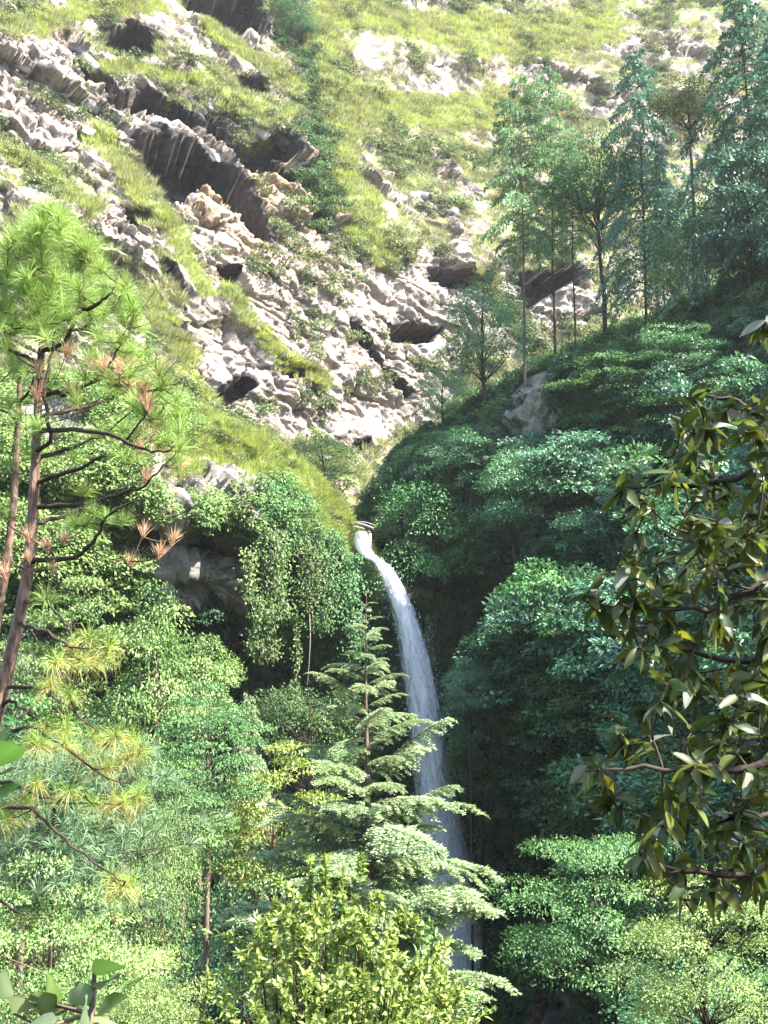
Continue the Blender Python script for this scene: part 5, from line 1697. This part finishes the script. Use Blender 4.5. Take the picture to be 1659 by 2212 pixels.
onodes = []
for q in OB:
    pts = along(q, 16)
    tg = Geo()
    wb_ = go.normal(size=pts.shape) * 0.006
    wb_[0] = 0
    tg.tube(pts + wb_ - oo, np.linspace(0.020, 0.0035, 16), 6)
    link('branch', tg.mesh('branch', M['darkbark'], True), oak)
    onodes.append(pts[4:])
onodes = np.concatenate(onodes)
LX = {}
for k in range(10):
    tint = (0.1, 0.3, 0.45, 0.6, 0.8, 0.95, 0.2, 0.5, 0.4, 0.7)[k]
    v, t, ti = big_leaf(900 + k, tint, 0.092 * (0.75 + 0.1 * (k % 5)), 0.033 * (0.85 + 0.07 * (k % 4)), (0.15, 0.3, 0.45, 0.25)[k % 4])
    LX[k] = (v, t, ti, mesh('leaf', v, t, M['oak_pale' if k in (7,) else 'oak'], {'tint': np.clip(ti + np.where(np.arange(len(v)) % 3 == 0, 0.3, 0.0), 0, 1)}, True))
ey, ex = [700, 780, 830, 900, 1000, 1050, 1120, 1200, 1260, 1330, 1400, 1500, 1560, 1640, 1720, 1800, 1880, 1960, 2000], [1650, 1640, 1490, 1430, 1390, 1340, 1420, 1340, 1275, 1275, 1380, 1425, 1340, 1265, 1300, 1385, 1380, 1440, 1620]
ends = []
while len(ends) < 165:
    vy = go.uniform(835, 1960)
    vx = go.uniform(np.interp(vy, ey, ex), 1690)
    if vy < 1000 and go.random() < 0.45:
        continue
    ends.append(P(vx, vy, go.uniform(3.2, 4.1)))
while len(ends) < 235:
    ends.append(P(go.uniform(1470, 1700), go.uniform(900, 1930), go.uniform(3.3, 4.3)))
for vx, vy in ((1500, 845), (1340, 1050), (1352, 1020), (1290, 1300), (1275, 1275), (1320, 1330), (1268, 1655), (1300, 1660), (1345, 1560), (1400, 1590), (1400, 1860), (1440, 1900), (1390, 1400), (1655, 690), (1650, 720)):
    ends.append(P(vx, vy, go.uniform(3.3, 3.6)))
ends.sort(key=lambda e: np.min(np.linalg.norm(onodes - e, axis=1)))
tw = Geo()
LEAVES = []
for e in ends:
    st = onodes[np.argmin(np.linalg.norm(onodes - e, axis=1))]
    pth = along([st, (st + e) / 2 + go.normal(size=3) * 0.02, e], 6)
    tw.tube(pth - oo, np.linspace(0.0045, 0.002, 6), 4)
    onodes = np.concatenate([onodes, pth[3:]])
    td = unit(e - st)
    for k in range(go.integers(5, 10)):
        d_ = unit(td * 0.5 + rdir(1, go)[0] * np.array((1, 1, 0.7)) * 0.9 + np.array((0, 0, -0.35)))
        LEAVES.append((e - td * go.uniform(0, 0.06), d_, int(go.integers(0, 10)), go.uniform(0.75, 1.15), go.uniform(-1.1, 1.1)))
tag(link('twigs', tw.mesh('twigs', M['darkbark'], True), oak), kind='stuff')


def leaf_frame(d_, roll):
    x = Vector(d_)
    z = Vector((0, 0, 1))
    y = z.cross(x).normalized()
    z = x.cross(y)
    return Matrix((x, y, z)).transposed() @ Matrix.Rotation(roll, 3, 'X')


def sees(p):
    x, y = proj(np.array(p))
    return -40 < x < 1700


LEAVES.sort(key=lambda q: (not sees(q[0]), q[0][1] / q[3]))
rest = Geo()
for i, (p_, d_, k, sc, roll) in enumerate(LEAVES):
    mtx = leaf_frame(d_, roll)
    if i < 300:
        link('leaf', LX[k][3], oak, p_ - oo, mtx.to_euler(), sc)
    else:
        rest.add((LX[k][0] * sc) @ np.array(mtx).T + p_ - oo, LX[k][1], LX[k][2])
limbs = Geo()
for i in range(62):                                          # unseen rest of its crown, above and right, added to shade the boughs
    d_ = rdir(1, go)[0]
    e = np.array((2.45, 3.15, 1.6)) + d_ * np.array((0.85, 1.0, 1.2)) * go.random() ** 0.35
    st = otrunk[np.argmin(np.linalg.norm(otrunk - (e - (0, 0, 0.45)), axis=1))]
    limbs.tube(along([st, (st + e) / 2 + go.normal(size=3) * 0.05, e], 6) - oo, np.linspace(0.014, 0.003, 6), 4)
    for q in range(13):
        p_ = e + (st - e) * go.uniform(0, 0.25) + go.normal(size=3) * 0.02
        k = int(go.integers(0, 10))
        mtx = leaf_frame(unit(d_ * 0.4 + rdir(1, go)[0] - (0, 0, 0.3)), go.uniform(-1, 1))
        rest.add(LX[k][0] @ np.array(mtx).T + p_ - oo, LX[k][1], LX[k][2])
tag(link('limbs', limbs.mesh('limbs', M['darkbark'], True), oak), kind='stuff')
tag(link('foliage', rest.mesh('foliage', M['oak'], True), oak), kind='stuff')


# ------------------------------------------------------------------ leaves of low plants right in front of the viewer
def near_plant(name, label, foot_v, d, leaves, stem_pts):
    f = P(*foot_v, d)
    f = np.array((f[0], f[1], ground_z(f[0], f[1])))
    t = thing(name, label, 'plant', f)
    sg = Geo()
    sg.tube(np.concatenate([f[None], along([P(*q) for q in stem_pts], 14)]) - f, np.linspace(0.006, 0.0025, 15), 6)
    for (bx, by), (tx, ty), dd, k, tn in leaves:
        b, e = P(bx, by, dd), P(tx, ty, dd - 0.05)
        L = np.linalg.norm(e - b)
        near = P(*min(stem_pts, key=lambda q: np.linalg.norm(P(*q) - b)))
        sg.tube([near - f, (near + b) / 2 - f, b - f], [0.003, 0.002, 0.0015], 4)
        v, tr, _ = big_leaf(40 + k, 0.5, 1.0, 0.46, 0.15)
        mtx = leaf_frame(unit(e - b), k * 0.7 - 1.2)
        me = mesh('leaf', v, tr, M['near_leaf'], {'tint': np.clip(tn + np.where(np.arange(len(v)) % 3 == 0, 0.25, 0.0), 0, 1)}, True)
        link('leaf', me, t, b - f, mtx.to_euler(), L)
    link('stem', sg.mesh('stem', M['ivy'] if False else M['bark'], True), t)


near_plant('leafy_plant', 'broad leaved plant with pale upright leaves closest to the bottom left corner', (190, 2320), 1.4,
           [((205, 2108), (274, 2062), 1.4, 1, 0.1), ((200, 2150), (262, 2085), 1.42, 2, 0.9), ((198, 2170), (140, 2128), 1.4, 3, 0.85), ((196, 2215), (172, 2150), 1.38, 4, 0.8),
            ((100, 2165), (132, 2098), 1.45, 0, 0.4), ((40, 2235), (128, 2178), 1.35, 2, 1.0), ((205, 2205), (255, 2150), 1.4, 3, 0.3), ((205, 2225), (268, 2192), 1.38, 1, 0.9), ((30, 2150), (-15, 2098), 1.5, 4, 0.6), ((30, 2190), (75, 2140), 1.45, 1, 0.7), ((110, 2200), (85, 2120), 1.45, 2, 0.5)],
           [(190, 2270, 1.4), (198, 2190, 1.4), (204, 2100, 1.4)])
near_plant('leafy_plant', 'dark broad leaves poking in at the left edge below the pine trunk', (-120, 2000), 1.2,
           [((-25, 1660), (50, 1582), 1.2, 1, 0.0), ((-40, 1700), (34, 1640), 1.22, 2, 0.15), ((-40, 1770), (20, 1690), 1.2, 3, 0.05), ((-60, 1640), (10, 1585), 1.25, 4, 0.3)],
           [(-110, 1900, 1.2), (-70, 1740, 1.2), (-35, 1640, 1.2)])


# ------------------------------------------------------------------ thin valley haze: one closed box round everything
hz = bpy.data.meshes.new('haze')
x0, x1, y0, y1, z0, z1 = -430, 430, -330, 390, -80, 330
hz.from_pydata([(x0, y0, z0), (x1, y0, z0), (x1, y1, z0), (x0, y1, z0), (x0, y0, z1), (x1, y0, z1), (x1, y1, z1), (x0, y1, z1)], [],
               [(0, 3, 2, 1), (4, 5, 6, 7), (0, 1, 5, 4), (1, 2, 6, 5), (2, 3, 7, 6), (3, 0, 4, 7)])
hm, N, L = newmat('thin_haze')
pv = N.new('ShaderNodeVolumePrincipled')
pv.inputs['Color'].default_value = (0.93, 0.96, 1.0, 1)
pv.inputs['Density'].default_value = 0.00014
pv.inputs['Anisotropy'].default_value = 0.3
out = N.new('ShaderNodeOutputMaterial')
L.new(pv.outputs[0], out.inputs['Volume'])
hz.materials.append(hm)
tag(link('haze', hz), 'thin bright haze filling the valley', kind='stuff')
